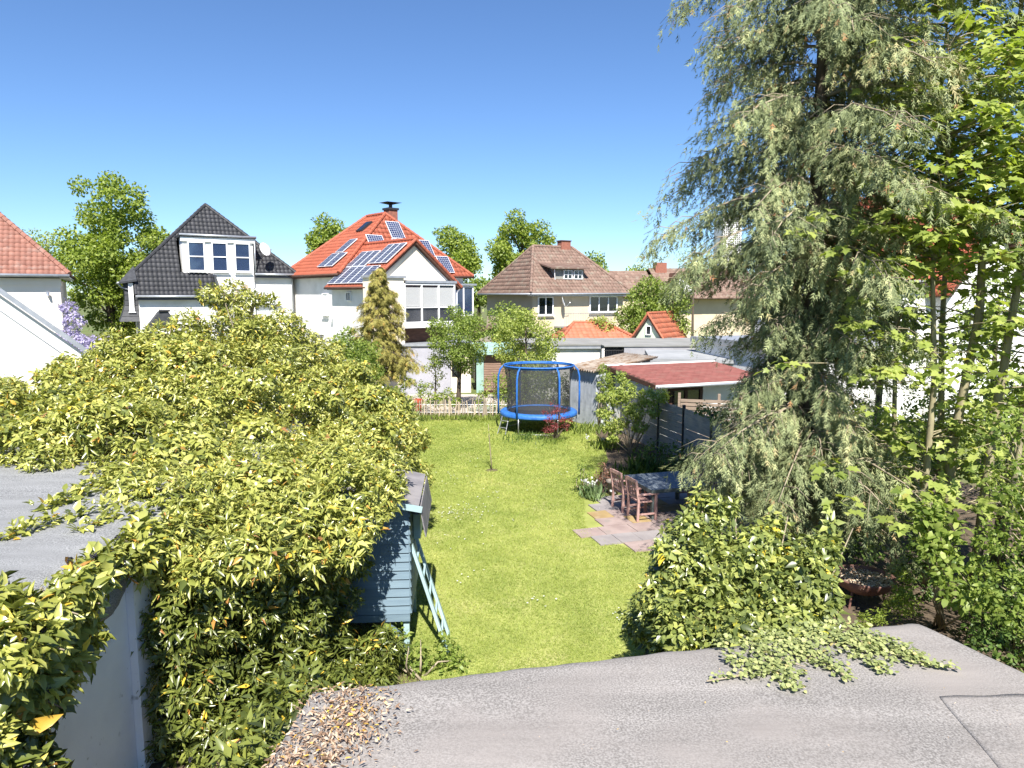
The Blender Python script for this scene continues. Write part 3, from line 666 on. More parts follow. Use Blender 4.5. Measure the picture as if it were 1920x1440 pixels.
window(H, .8, 2.1, 3.9, 5.22, .397, 2, (), .08, GLASSD)
rl = MB().box(2.2, 6.4, -1.0, -.96, 4.02, 4.06); rl.box(2.2, 6.4, -1.0, .39, 3.02, 3.12)
for i in range(29): rl.tube([(2.22 + i * .148, -.98, 3.12), (2.22 + i * .148, -.98, 4.03)], .012, 5)
rl.build('balcony', ZINC, H)
for x in (4.9,): tag(MB().lathe([(.001, 0), (.16, 0), (.22, .38), (.25, .4), (.25, .46), (.2, .46), (.18, .36), (.001, .36)], 14).build('flower_pot', mat('terracotta', (.42, .17, .09), (.34, .13, .07), 4, 4, .8)), 'terracotta flower pot on the balcony of the cream house', 'pot').matrix_world = Matrix.Translation((1.32, 50, 0)) @ Matrix.Rotation(HR, 4, 'Z') @ Matrix.Translation((x, -.6, 3.125))
dish(H, (2.75, -.05, 4.85), (.75, -.6, .3), .40, (2.75, .39, 4.7))
sk = MB().prism([(.95, 1.9, 6.55), (1.05, 2.5, 6.55), (1.3, 2.5, 6.95), (1.2, 1.9, 6.95)], (-.08, 0, .08)).build('skylight', ZINC, H)

# --- red roofed house at the left edge
H = thing('house', 'pale pink rendered house with red tiled hip roof at the left edge', 'house', (-22.82, 36, 0), HR)
MB().box(-9, .1, 0, 8, 0, 6.06).build('wall', PINKW, H)
MB().box(-9.02, .16, -.06, -.002, 5.80, 6.15).build('cornice', PINKW, H)
X0, X1, Y0, Y1, ZE = -9.4, .55, -.45, 8.4, 6.32
a1, a2 = (-6, 3.9, 10.6), (-3.6, 3.9, 10.6)
ff = [(X0, Y0, ZE), (X1, Y0, ZE), a2, a1]
roof_face(H, ff, T_RED, SOFFIT, .32, .24, seed=30); roof_face(H, [(X1, Y0, ZE), (X1, Y1, ZE), a2], T_RED, SOFFIT, .32, .24, seed=31)
MB().add([(X0, Y0, ZE), (X0, Y1, ZE), (X1, Y1, ZE), a1, a2], [(0, 3, 1), (1, 3, 4, 2)]).build('roof_slope', SOFFIT, H)
ridge(H, (X1, Y0, ZE + .06), (-3.6, 3.9, 10.68), T_RED, .12, .34)
gutter(H, (X0, Y0 - .07, ZE - .04), (X1, Y0 - .07, ZE - .04), .08); MB().box(X0 + .1, X1 - .02, Y0 + .02, -.065, ZE - .14, ZE - .08).build('soffit', SOFFIT, H)
MB().box(.102, X1 - .02, Y0 + .02, 8, ZE - .14, ZE - .08).build('soffit', BLIND, H)
lm = MB().tube([(-.45, -.001, 5.36), (-.45, -.14, 5.36)], .03, 8).tube([(-.45, -.14, 5.44), (-.42, -.22, 5.26)], [.09, .05], 10).build('wall_lamp', IRON, H)
MB().prism([(-2.75, 1.35, 7.95), (-2.45, 1.35, 7.95), (-2.45, 1.55, 8.15), (-2.75, 1.55, 8.15)], (0, -.05, .05)).build('glass_tile', GLASS, H)

# --- white gable with sloping eave, left (stands turned, its roof falls away behind the gable wall)
GO = at(165, 664, 20)
G = thing('outbuilding', 'bright white gable wall with grey sloping roof edge behind the ivy', 'building', (GO[0], GO[1], 0), R(35))
za, k_ = 3.60, .905                        # wall top at the low end, pitch
MB().prism([(-9, 0, 0), (0, 0, 0), (0, 0, za), (-4.6, 0, za + 4.6 * k_), (-9, 0, za + .2)], (0, .3, 0)).build('wall', WHITE, G)
MB().prism([(-4.6, -.16, za + 4.6 * k_ + .02), (.12, -.16, za - .07), (.12, -.16, za + .10), (-4.6, -.16, za + 4.6 * k_ + .19)], (0, .5, 0)).build('coping', ZINC, G)
MB().prism([(-4.6, .31, za + 4.6 * k_ - .1), (0, .31, za - .1), (0, 6, za - .1), (-4.6, 6, za + 4.6 * k_ - .1)], (0, 0, -.12)).build('roof_slope', ZINC, G)
MB().box(-8.9, -.1, .301, 6, 0, za - .3).build('rear_wall', WHITE, G)
MB().prism([(-4.6, -.03, za + 4.6 * k_ - .42), (-.05, -.03, za - .42), (-.05, -.03, za - .40), (-4.6, -.03, za + 4.6 * k_ - .40)], (0, .028, 0)).build('render_joint', ZINC, G)

# --- far brown row house, white tower, right hand white house
H = thing('house', 'distant long brown roofed house with small white gable and chimney', 'house', (6.0, 74, 0), R(12))
MB().box(.5, 21, .4, 8, 0, 5.3).build('wall', CREAM, H)
roof_face(H, [(0, 0, 5.2), (10, 0, 5.2), (10, 4, 8.0), (0, 4, 8.0)], T_BROWN, DWOOD, .5, .4, seed=40)
roof_face(H, [(10.05, -1, 5.0), (22, -1, 5.0), (22, 3.6, 8.3), (10.05, 3.6, 8.3)], T_BROWN, DWOOD, .5, .4, seed=41)
MB().poly((0, 4, 8.0), (10, 4, 8.0), (10, 8.4, 5.2), (0, 8.4, 5.2)).poly((10.05, 3.6, 8.3), (22, 3.6, 8.3), (22, 8.4, 5), (10.05, 8.4, 5)).build('roof_slope', DWOOD, H)
MB().prism([(11.0, -.5, 5.2), (13.4, -.5, 5.2), (13.4, -.5, 6.0), (12.2, -.5, 7.6), (11.0, -.5, 6.0)], (0, 3.5, 0)).build('gable', WHITE, H)
MB().prism([(12.2, -.7, 7.75), (13.7, -.7, 5.8), (13.7, -.7, 5.65), (12.2, -.7, 7.6)], (0, 3.6, 0)).prism([(12.2, -.7, 7.75), (10.7, -.7, 5.8), (10.7, -.7, 5.65), (12.2, -.7, 7.6)], (0, 3.6, 0)).build('gable_roof', DWOOD, H)
window(H, 11.95, 12.45, 6.1, 6.8, -.5, 1, (), .08, GLASSD, sill=False)
MB().box(10.6, 11.9, 2.8, 3.6, 7.6, 8.9).build('chimney', BRICK, H)
TW = thing('tower', 'slim white perforated tower top behind the big conifer', 'tower', (at(1365, 420, 88)[0], 88, 0), R(10))
MB().box(-1.2, 1.2, -1.2, 1.2, 0, 14.9).build('shaft', WHITE, TW)
hl = MB()
for i in range(9):
    for j in range(16): hl.box(-1.05 + i * .24, -.93 + i * .24, -1.215, -1.203, 11.0 + j * .235, 11.12 + j * .235)
hl.build('openings', DARKM, TW, False, 'stuff'); MB().box(-1.3, 1.3, -1.3, 1.3, 14.9, 15.05).build('coping', WHITE, TW)
H = thing('house', 'white house with red roof seen through the maple on the right', 'house', (15.2, 29, 0), R(20))
MB().box(0, 12, 0, 8, 0, 6.0).build('wall', WHITE, H)
roof_face(H, [(-.4, -.4, 5.9), (12.4, -.4, 5.9), (9.0, 4, 10.2), (3.4, 4, 10.2)], T_ORANGE, DWOOD, .36, .3, seed=50)
roof_face(H, [(-.4, 8.4, 5.9), (-.4, -.4, 5.9), (3.4, 4, 10.2)], T_ORANGE, DWOOD, .36, .3, seed=51)
MB().prism([(2.4, -.8, 0), (7.2, -.8, 0), (7.2, -.8, 5.6), (4.8, -.8, 8.3), (2.4, -.8, 5.6)], (0, 4, 0)).build('gable_wall', WHITE, H)
roof_face(H, [(2.1, 3.5, 5.3), (2.1, -1.1, 5.3), (4.8, -1.1, 8.4), (4.8, 3.5, 8.4)], T_ORANGE, DWOOD, .36, .3, seed=52); roof_face(H, [(7.5, -1.1, 5.3), (7.5, 3.5, 5.3), (4.8, 3.5, 8.4), (4.8, -1.1, 8.4)], T_ORANGE, DWOOD, .36, .3, seed=53)
window(H, .7, 1.7, 3.6, 4.9, -.003, 2, (), .07, GLASSD); window(H, 3.2, 4.3, 3.4, 4.8, -.803, 2, (), .07, GLASSD)
MB().box(-4.2, -.02, .8, 7, 0, 3.1).build('side_wing', WHITE, H); MB().box(-4.4, -.02, .6, 7.2, 3.103, 3.35).build('side_wing_roof', ZINC, H)
gutter(H, (-.4, -.45, 5.86), (2.05, -.45, 5.86))
# ================================================================= garden buildings in the middle distance
G = thing('garage', 'flat roofed white garage left of the grille behind the corrugated shed', 'garage', (.4, 36, 0), R(3))
MB().box(0, 4.2, 0, 5, 0, 2.62).build('wall', WHITE, G); MB().box(-.15, 4.28, -.18, 5.1, 2.623, 2.78).build('fascia', ZINC, G)
GFELT = mat('grey_felt_top', (.26, .26, .25), (.20, .20, .19), 1, 6, .9)
MB().box(-.2, 4.3, -.22, 5.1, 2.783, 2.86).build('roof', GFELT, G)
G = thing('garage', 'flat roofed white garage with wide grey fascia and mossy roof', 'garage', (5.75, 35.4, 0), R(3))
MB().box(0, 6, 0, 6, 0, 2.35).build('wall', WHITE, G); MB().box(-.2, 6.2, -.25, 6.1, 2.353, 2.78).build('fascia', mat('grey_fascia', (.33, .33, .35), (.27, .27, .29), 2, 5, .8), G)
MB().box(-1.2, 6.25, -.30, 6.15, 2.783, 2.84).build('roof', GFELT, G)
gr = MB(); 
for i in range(12): gr.tube([(-1.15 + i * .085, -.15, 1.2), (-1.15 + i * .085, -.15, 2.75)], .014, 5)
for z in (1.6, 2.1, 2.6): gr.tube([(-1.2, -.15, z), (-.22, -.15, z)], .014, 5)
gr.build('grille', DARKM, G)
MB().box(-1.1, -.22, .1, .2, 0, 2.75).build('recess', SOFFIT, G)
CP = thing('carport', 'low grey flat carport roof behind the red shingle shed', 'carport', (6.35, 32.0, 0), R(-4))
MB().prism([(-.1, 0, 2.32), (4.6, -.5, 2.30), (4.6, 3, 2.5), (0, 3, 2.5)], (0, 0, .16)).build('roof', mat('grey_felt', (.30, .31, .32), (.24, .25, .26), 1, 6, .85), CP)
for x in (.1, 2.3, 4.3): MB().box(x, x + .1, .1, .2, 0, 2.34).build('post', DWOOD, CP)
MB().box(.3, 4.4, 2.4, 2.5, 0, 2.36).build('back_wall', DWOOD, CP)
# red hip roofed pavilion, mint gable house
P_ = thing('pavilion', 'low bright orange hipped roof beside the mint green gable', 'pavilion', (2.9, 42, 0), R(8))
MB().box(.4, 4.3, .4, 3.4, 0, 2.7).build('wall', WHITE, P_)
q1, q2 = (1.2, 1.9, 3.62), (3.1, 1.9, 3.62)
roof_face(P_, [(0, 0, 2.65), (4.7, 0, 2.65), q2, q1], T_OR2, DWOOD, .36, .3, seed=60); roof_face(P_, [(4.7, 0, 2.65), (4.7, 3.8, 2.65), q2], T_OR2, DWOOD, .36, .3, seed=61); roof_face(P_, [(0, 3.8, 2.65), (0, 0, 2.65), q1], T_OR2, DWOOD, .36, .3, seed=62)
for a, b in ((q1, q2), ((4.7, 0, 2.7), q2), ((0, 0, 2.7), q1)): ridge(P_, up(a, .05), up(b, .05), T_OR2, .09)
M_ = thing('summer_house', 'small mint green gabled house with bright orange roof', 'house', (7.2, 42.4, 0), R(-33))
MB().prism([(0, 0, 0), (2.0, 0, 0), (2.0, 0, 2.75), (1.0, 0, 4.15), (0, 0, 2.75)], (0, 3.5, 0)).build('wall', MINT, M_)
roof_face(M_, [(2.15, -.2, 2.55), (2.15, 3.7, 2.55), (1.0, 3.7, 4.22), (1.0, -.2, 4.22)], T_OR2, DWOOD, .34, .28, seed=63); roof_face(M_, [(-.15, 3.7, 2.55), (-.15, -.2, 2.55), (1.0, -.2, 4.22), (1.0, 3.7, 4.22)], T_OR2, DWOOD, .34, .28, seed=64)
ridge(M_, (1, -.2, 4.28), (1, 3.7, 4.28), T_OR2, .08); ridge(M_, (-.15, -.2, 2.6), (1, -.2, 4.25), T_OR2, .06); ridge(M_, (2.15, -.2, 2.6), (1, -.2, 4.25), T_OR2, .06)
MB().prism([(2.45, -.1, 2.0), (5.0, -.1, 2.0), (5.0, -.1, 4.1), (2.45, -.1, 2.6)], (0, .02, 0))
window(M_, .85, 1.2, 3.0, 3.55, -.003, 1, (), .05, GLASSD, sill=False)
# grey shed with corrugated roof on the boundary
S = thing('shed', 'weathered grey blue cement shed with mossy corrugated roof', 'shed', (2.45, 30.05, 0), math.atan2(-1.70, .93))
# local x runs along the garden wall, local -y faces the garden... the shed body lies on +y
MB().box(0, 1.95, 0, 2.9, 0, 2.28).build('wall', GREYW, S)
cv, cf = [], []
nx = 96; L0, L1 = -.12, 2.1
for j, (yy, zz) in enumerate(((-.18, 2.28), (1.5, 2.52), (3.05, 2.74))):
    for i in range(nx + 1):
        cv.append((L0 + (L1 - L0) * i / nx, yy, zz + .045 * math.cos(i / nx * 2 * math.pi * 13)))
for j in range(2):
    for i in range(nx): a = j * (nx + 1) + i; cf.append((a, a + 1, a + nx + 2, a + nx + 1))
ro = MB(); ro.v = cv; ro.f = cf
ro = ro.build('corrugated_roof', mat('mossy_fibre_cement', (.20, .16, .13), (.30, .26, .22), 4, 8, .95, .5, 20, c3=(.16, .10, .06), scale3=3, lo3=.5, hi3=.62), S, True)
sm = ro.modifiers.new('thick', 'SOLIDIFY'); sm.thickness = .012
MB().prism([(0, 0, 2.2), (1.95, 0, 2.2), (1.95, 2.9, 2.62), (0, 2.9, 2.62)], (0, 0, .02)).build('roof_deck', DWOOD, S)
# red shingle shed
S = thing('garden_hut', 'white garden hut with red shingle roof behind the dark fence', 'hut', (5.15, 25.2, 0), R(21))
MB().box(.25, 4.8, .35, 3.4, 0, 2.02).build('wall', WHITE, S)
MB().prism([(-.05, -.02, 2.13), (5.2, -.02, 2.13), (5.2, 3.6, 2.48), (-.05, 3.6, 2.48)], (0, 0, -.05)).build('roof_deck', DWOOD, S)
V, Fc, A = [], [], []
rr = np.random.default_rng(3); sdir = unit(np.array([0, 3.62, .35])); nn = np.array([0, -sdir[2], sdir[1]])
for j in range(20):
    for k in range(18):
        x0 = -.03 + k * .292 + (j % 2) * .14; x1 = min(x0 + .286, 5.18); s0 = j * .18; b = len(V); lf = .018 + rr.uniform(0, .004)
        if x1 - x0 < .03: continue
        o0 = np.array([0, -.02, 2.132])
        for x, s1, h in ((x0, s0, lf), (x1, s0, lf), (x1, s0 + .2, .004), (x0, s0 + .2, .004), (x0, s0, 0), (x1, s0, 0)): V.append(o0 + np.array([x, 0, 0]) + sdir * s1 + nn * h)
        Fc += [(b, b+1, b+2, b+3), (b+4, b+5, b+1, b)]; A += [float(np.clip(rr.normal(.5, .25), 0, 1))] * 2
stuff(link('shingles', np_mesh('shingles', np.array(V), np.array(Fc), np.array(A)), tilemat('red_shingle', (.155, .058, .052), (.215, .085, .076), (.19, .095, .082), .9, .15), S))
MB().box(-.08, 5.2, -.16, -.03, 2.02, 2.12).build('fascia', BLIND, S); gutter(S, (-.08, -.22, 2.06), (5.2, -.22, 2.06), .055)
MB().prism([(-.10, -.1, 1.98), (-.10, 3.6, 2.32), (-.10, 3.6, 2.47), (-.10, -.1, 2.14)], (.045, 0, 0)).build('verge_board', DWOOD, S)
MB().prism([(-.1, 3.58, 2.47), (5.2, 3.58, 2.47), (5.2, 3.72, 2.47), (-.1, 3.72, 2.47)], (0, 0, .06)).build('ridge_capping', BLIND, S)
window(S, .75, 2.2, .5, 1.95, .347, 2, (), .12, GLASSD, sill=False).data.materials[0] = DWOOD
# board shed with green roof edge, and the grey gabled barn behind it
S = thing('shed', 'brown board shed with pale green roof edge behind the fruit tree', 'shed', (-1.95, 38.6, 0), R(6))
MB().box(.05, 2.9, .05, 2.5, 0, 2.2).build('carcass', DWOOD, S)
PLK = mat('brown_board', (.16, .10, .075), (.25, .17, .13), 3, 8, .85, .3, 20, stretch=(.6, 4, 8))
for i in range(16): 
    MB().prism([(.42, .03, .12 + i * .13), (2.9, .03, .12 + i * .13), (2.9, -.005, .125 + i * .13), (.42, -.005, .125 + i * .13)], (0, .02, .125)).build('board', PLK, S)
TEAL = mat('pale_green_paint', (.28, .42, .38), (.22, .34, .31), 2, 5, .7)
MB().box(0, .4, -.02, .048, 0, 2.2).build('corner_board', TEAL, S)
MB().prism([(-.15, -.35, 2.22), (3.1, -.35, 2.22), (3.1, 2.6, 2.55), (-.15, 2.6, 2.55)], (0, 0, .06)).build('roof', TEAL, S)
MB().box(-.15, 3.1, -.40, -.352, 2.12, 2.30).build('fascia', TEAL, S)
S = thing('barn', 'grey board barn gable above the green edged shed', 'barn', (-2.3, 43.5, 0), R(6))
MB().prism([(0, 0, 0), (4.2, 0, 0), (4.2, 0, 2.7), (2.0, 0, 3.5), (0, 0, 2.9)], (0, 3, 0)).build('wall', mat('grey_boards', (.30, .27, .23), (.22, .20, .17), 3, 8, .9, .3, 20, stretch=(8, 8, .6)), S)
MB().prism([(1.9, -.3, 3.55), (4.6, -.3, 2.62), (4.6, -.3, 2.74), (1.9, -.3, 3.68)], (0, 3.4, 0)).build('roof', mat('grey_roof_felt', (.20, .19, .19), (.26, .24, .23), 2, 5, .9), S)
MB().prism([(1.9, -.3, 3.55), (-.4, -.3, 2.85), (-.4, -.3, 2.97), (1.9, -.3, 3.68)], (0, 3.4, 0)).build('roof', T_BROWN, S)
# low cream annex behind the fruit tree
S = thing('annex', 'low cream garden annex with dark door behind the fence', 'building', (-6.2, 38.0, 0), R(6))
MB().box(0, 2.9, 0, 3, 0, 2.6).build('wall', mat('shaded_pale_render', (.36, .36, .40), (.31, .31, .35), 1.2, 6, .9), S); MB().box(2.92, 4.0, .3, 3, 0, 2.5).build('passage_wall', CREAML, S)  # left wall's shade is put into its grey render colour
MB().box(-.1, 4.1, -.1, 3.1, 2.603, 2.72).build('roof', ZINC, S); MB().box(2.96, 3.3, .26, .298, .9, 2.1).build('door', GLASSD, S)
# ---------------------------------------------------------------- fences
PICK = [mat('picket_wood', (.34, .29, .22), (.25, .21, .16), 5, 6, .85, .2, 20), mat('pale_picket_wood', (.50, .42, .31), (.40, .33, .24), 5, 6, .85, .2, 20)]
Fp = thing('picket_fence', 'low fence of split chestnut pickets along the end of the lawn', 'fence', (-4.6, 30.4, 0), 0)
rr = np.random.default_rng(8); base_me = []
for q in range(4):
    mb = MB().tube([(0, 0, 0), (.008 * (q - 1.5), 0, .4), (0, 0, .78), (.004, 0, .86)], [.026, .027, .023, .006], 6); o = mb.build('picket', PICK[q % 2], Fp); base_me.append(o.data); o.location = (.01 + q * .118, 0, 0); o.rotation_euler = (rr.normal(0, .03), rr.normal(0, .04), 0)
for i in range(4, 58):
    o = bpy.data.objects.new('picket', base_me[rr.integers(4)]); COL.objects.link(o); o.parent = Fp
    o.location = (i * .118 + rr.normal(0, .012), rr.normal(0, .015), -rr.uniform(0, .06)); o.rotation_euler = (rr.normal(0, .04), rr.normal(0, .05), rr.uniform(0, 3)); o.scale = (1, 1, rr.uniform(.9, 1.1))
for x in (.3, 1.9, 3.4, 4.6, 6.4): MB().tube([(x, .05, 0), (x, .05, .95)], .04, 8).build('post', PICK[0], Fp)
for z in (.28, .62): MB().tube([(0, .03, z), (3.4, .035, z - .01), (6.9, .03, z)], .006, 5).build('wire', IRON, Fp)
rp = tag(MB().lathe([(.001, 0), (.09, 0), (.13, .2), (.14, .2), (.14, .24), (.11, .24), (.1, .17), (.001, .17)], 14).build('red_pot', mat('orange_red_clay', (.40, .08, .04), (.32, .06, .03), 4, 4, .7)), 'small orange red pot on the ground behind the left end of the fence', 'pot'); rp.location = (-4.15, 30.9, .01); rp.scale = (1.6, 1.6, 3.2)
# dark board fence on the right boundary
FENCE = mat('grey_stained_board', (.19, .195, .205), (.28, .28, .275), 3, 8, .8, .3, 20, stretch=(.7, .7, 8), c3=(.33, .31, .28), scale3=1.4)
fpts = [(4.25, 27.2), (4.62, 25.5), (4.97, 23.75), (5.42, 22.1), (5.83, 20.4), (6.25, 18.7)]
Fd = thing('board_fence', 'tall dark grey horizontal board fence along the right boundary', 'fence', (4.25, 27.2, 0), 0)
rr = np.random.default_rng(9)
for i in range(len(fpts)):
    x, y = fpts[i][0] - 4.25, fpts[i][1] - 27.2
    MB().box(x - .045, x + .045, y - .045, y + .045, 0, 1.88).build('post', DARKM if i % 2 else SLATE, Fd)
    if i < len(fpts) - 1:
        x2, y2 = fpts[i+1][0] - 4.25, fpts[i+1][1] - 27.2; dx, dy = x2 - x, y2 - y; L = math.hypot(dx, dy); an = math.atan2(dy, dx)
        for k in range(14):
            j = rr.normal(0, .004); t0, t1 = .05 / L, 1 - .05 / L; ox = rr.normal(0, .004)
            MB().beam((x + dx * t0 + ox, y + dy * t0, .10 + k * .124 + j), (x + dx * t1 + ox, y + dy * t1, .10 + k * .124 + j + rr.normal(0, .006)), .022, .1215).build('slat', FENCE, Fd)
Fb = thing('lath_fence', 'pale brown lath fence panel in front of the garden hut', 'fence', (5.9, 24.6, 0), R(-14))
LATH = mat('brown_lath', (.30, .23, .18), (.22, .17, .13), 3, 8, .85, .3, 20, stretch=(.7, 6, 6))
for k in range(12): MB().box(0, 2.6, -.015, .012, .12 + k * .135, .225 + k * .135).build('slat', LATH, Fb)
for x in (-.04, 1.3, 2.64): MB().box(x - .045, x + .045, .014, .10, 0, 1.92).build('post', LATH, Fb)

# ---------------------------------------------------------------- trampoline
T = thing('trampoline', 'round blue trampoline with dark safety net at the end of the lawn', 'trampoline', (1.06, 27.9, 0), 0)
BLUE = mat('blue_vinyl', (.018, .10, .36), (.04, .16, .46), 5, 6, .5, .5, 14, bdist=.03); BLUED = mat('blue_sleeve', (.018, .105, .38), (.03, .14, .45), 9, 4, .6)
MATB = mat('black_jump_mat', (.03, .032, .036), rough=.7)
netm = bpy.data.materials.new('safety_net'); netm.use_nodes = True
t_ = netm.node_tree; b_ = t_.nodes['Principled BSDF']; b_.inputs['Base Color'].default_value = (.035, .037, .04, 1); b_.inputs['Roughness'].default_value = .8
tr_ = t_.nodes.new('ShaderNodeBsdfTransparent'); mx_ = t_.nodes.new('ShaderNodeMixShader'); mx_.inputs['Fac'].default_value = .44
t_.links.new(b_.outputs['BSDF'], mx_.inputs[1]); t_.links.new(tr_.outputs['BSDF'], mx_.inputs[2]); t_.links.new(mx_.outputs['Shader'], t_.nodes['Material Output'].inputs['Surface'])
pad = MB().lathe([(1.20, .76), (1.24, .805), (1.36, .815), (1.48, .80), (1.535, .75), (1.54, .66), (1.525, .62), (1.515, .66), (1.50, .735), (1.36, .765), (1.24, .765)], 48, close=True)
pv = []
for i, p in enumerate(pad.v):
    a = math.atan2(p[1], p[0]); pv.append((p[0], p[1], p[2] + .012 * math.sin(a * 24) * (p[2] < .78)))
pad.v = pv; pad.build('pad', BLUE, T, True)
MB().lathe([(.001, .72), (.6, .718), (1.25, .75)], 48).build('jump_mat', MATB, T, True)
MB().lathe([(1.47, .68), (1.49, .70), (1.47, .72), (1.45, .70)], 48, close=True).build('frame_ring', IRON, T, True)
for i in range(6):
    a = R(-3 + 60 * i); c, s = math.cos(a), math.sin(a)
    MB().tube([(1.60*c, 1.60*s, .62), (1.61*c, 1.61*s, 1.5), (1.60*c, 1.60*s, 2.15), (1.53*c, 1.53*s, 2.42), (1.40*c, 1.40*s, 2.56)], [.038, .038, .038, .036, .03], 10).build('pole', BLUED, T, True)
    MB().tube([(1.50*c, 1.50*s, 0), (1.50*c, 1.50*s, .69)], .022, 8).build('leg', IRON, T, True)
for i in range(3):
    a, b = R(-3 + 120 * i), R(57 + 120 * i); MB().tube([(1.5*math.cos(a), 1.5*math.sin(a), .025), (1.5*math.cos(b), 1.5*math.sin(b), .025)], .02, 8).build('foot_bar', IRON, T, True)
MB().lathe([(1.385, 2.545), (1.42, 2.58), (1.385, 2.615), (1.35, 2.58)], 48, close=True).build('top_ring', BLUE, T, True)
MB().lathe([(1.36, 2.50), (1.372, 2.50), (1.372, 2.56), (1.36, 2.56)], 48, close=True).build('net_border', BLUE, T, True)
MB().lathe([(1.27, .80), (1.245, 1.3), (1.26, 1.9), (1.365, 2.5)], 48).build('safety_net', netm, T, True)
MB().tube([(-1.1, -.62, .8), (-1.07, -.62, 1.6), (-1.18, -.66, 2.5)], .022, 6).build('net_zip', DARKM, T)
lad = MB()
A0, B0 = Vector((-1.42, -.45, .68)), Vector((-1.62, -1.0, 0)); A1, B1 = Vector((-1.17, -.65, .68)), Vector((-1.32, -1.18, 0))
lad.tube([A0, B0], .016, 6).tube([A1, B1], .016, 6)
for f in (.3, .65): lad.beam(A0.lerp(B0, f), A1.lerp(B1, f), .07, .02)
lad.build('ladder', IRON, T)

# ---------------------------------------------------------------- patio, table, chairs
PV = thing('patio', 'patio of pinkish grey and ochre stone slabs beside the lawn', 'patio', (0, 0, 0))
SLABS = [mat('pink_slab', (.25, .19, .175), (.32, .25, .23), 2.5, 8, .85, .35, 30, c3=(.25, .21, .19), scale3=3), mat('grey_slab', (.22, .20, .20), (.28, .255, .25), 2.5, 8, .85, .35, 30, c3=(.24, .21, .20), scale3=3), mat('ochre_slab', (.33, .24, .11), (.27, .19, .09), 2.5, 8, .85, .35, 30, c3=(.33, .25, .16), scale3=3)]
rr = np.random.default_rng(14); ang = R(17); ex = np.array([math.cos(ang), math.sin(ang)]); ey = np.array([-math.sin(ang), math.cos(ang)])
org = np.array([1.95, 14.0]); rows = 0
for j in range(9):
    x = -1.4 + rr.uniform(0, .35)
    while x < 4.2:
        wd = rr.choice([.5, .62, .75]); c0 = org + ex * (x + wd / 2) + ey * (j * .56 + .28)
        keep = in_poly(np.array([c0]), [(1.62, 15.55), (2.1, 14.55), (2.55, 14.1), (3.6, 13.9), (6.5, 15), (6.0, 19.2), (3.0, 18.6), (2.0, 17.9), (1.85, 16.6)])[0]
        if keep:
            k = int(rr.choice([0, 0, 0, 0, 1, 1, 1, 2])); zz = .035 + rr.normal(0, .004)
            q = [org + ex * a + ey * b for a, b in ((x + .006, j * .56 + .006), (x + wd - .006, j * .56 + .006), (x + wd - .006, j * .56 + .554), (x + .006, j * .56 + .554))]
            MB().prism([(p[0], p[1], zz + rr.normal(0, .002)) for p in q], (0, 0, -.045)).build('slab', SLABS[k], PV)
        x += wd
PV.location = (0, 0, 0)
bed = [(1.75, 18.1), (2.6, 18.7), (6.2, 18.9), (6.0, 20), (5.0, 24), (4.3, 27), (3.2, 28.2), (3.3, 25), (3.1, 22.5), (2.6, 20.5)]
struct(MB().poly(*[(x, y, .010) for x, y in bed]).build('flower_bed', SOIL))
bed2 = [(2.3, 7.0), (12, 5), (13, 22), (6.5, 18.9), (6.6, 15), (3.6, 13.7), (2.4, 12.5)]
struct(MB().poly(*[(x, y, .008) for x, y in bed2]).build('woodland_soil', SOIL))
struct(MB().poly((-4.1, 4, 0), (-0.9, 4, 0), (-1.0, 9.0, 0), (-1.7, 9.8, 0), (-3.2, 17, 0), (-4.2, 20, 0)).build('soil_strip', SOIL)).location.z = .012
struct(MB().poly((-5, 29.95, 0), (2.6, 29.9, 0), (2.4, 31.8, 0), (-6, 32, 0)).build('border_bed', SOIL)).location.z = .012
struct(MB().poly((-6, 32.0, 0), (0.2, 32, 0), (0.2, 38, 0), (-6, 38, 0)).build('gravel_yard', mat('pale_gravel', (.42, .38, .35), (.34, .31, .28), 20, 4, .95, .3, 40))).location.z = .014
TBL = mat('blue_grey_slat', (.10, .125, .155), (.15, .175, .20), 3, 8, .6, .2, 20, stretch=(8, .8, 1)); TLEG = mat('green_grey_leg', (.09, .11, .11), rough=.6)
tb = thing('garden_table', 'slatted blue grey garden table on the patio', 'table', (3.29, 16.24, .04), R(17))
for i in range(11): MB().box(i * .14, i * .14 + .128, 0, 1.45, .70, .725).build('slat', TBL, tb)
MB().box(-.02, 1.55, -.025, -.004, .64, .727).box(-.02, 1.55, 1.454, 1.475, .64, .727).box(-.025, -.004, 0, 1.45, .64, .727).box(1.53, 1.55, 0, 1.45, .64, .727).build('apron', TLEG, tb)
for x in (.03, 1.44):
    for y in (.03, 1.35): MB().box(x, x + .075, y, y + .075, 0, .698).build('leg', TLEG, tb)
CHW = mat('faded_pink_wood', (.33, .19, .17), (.44, .28, .25), 4, 8, .75, .25, 25, stretch=(4, 4, 1))
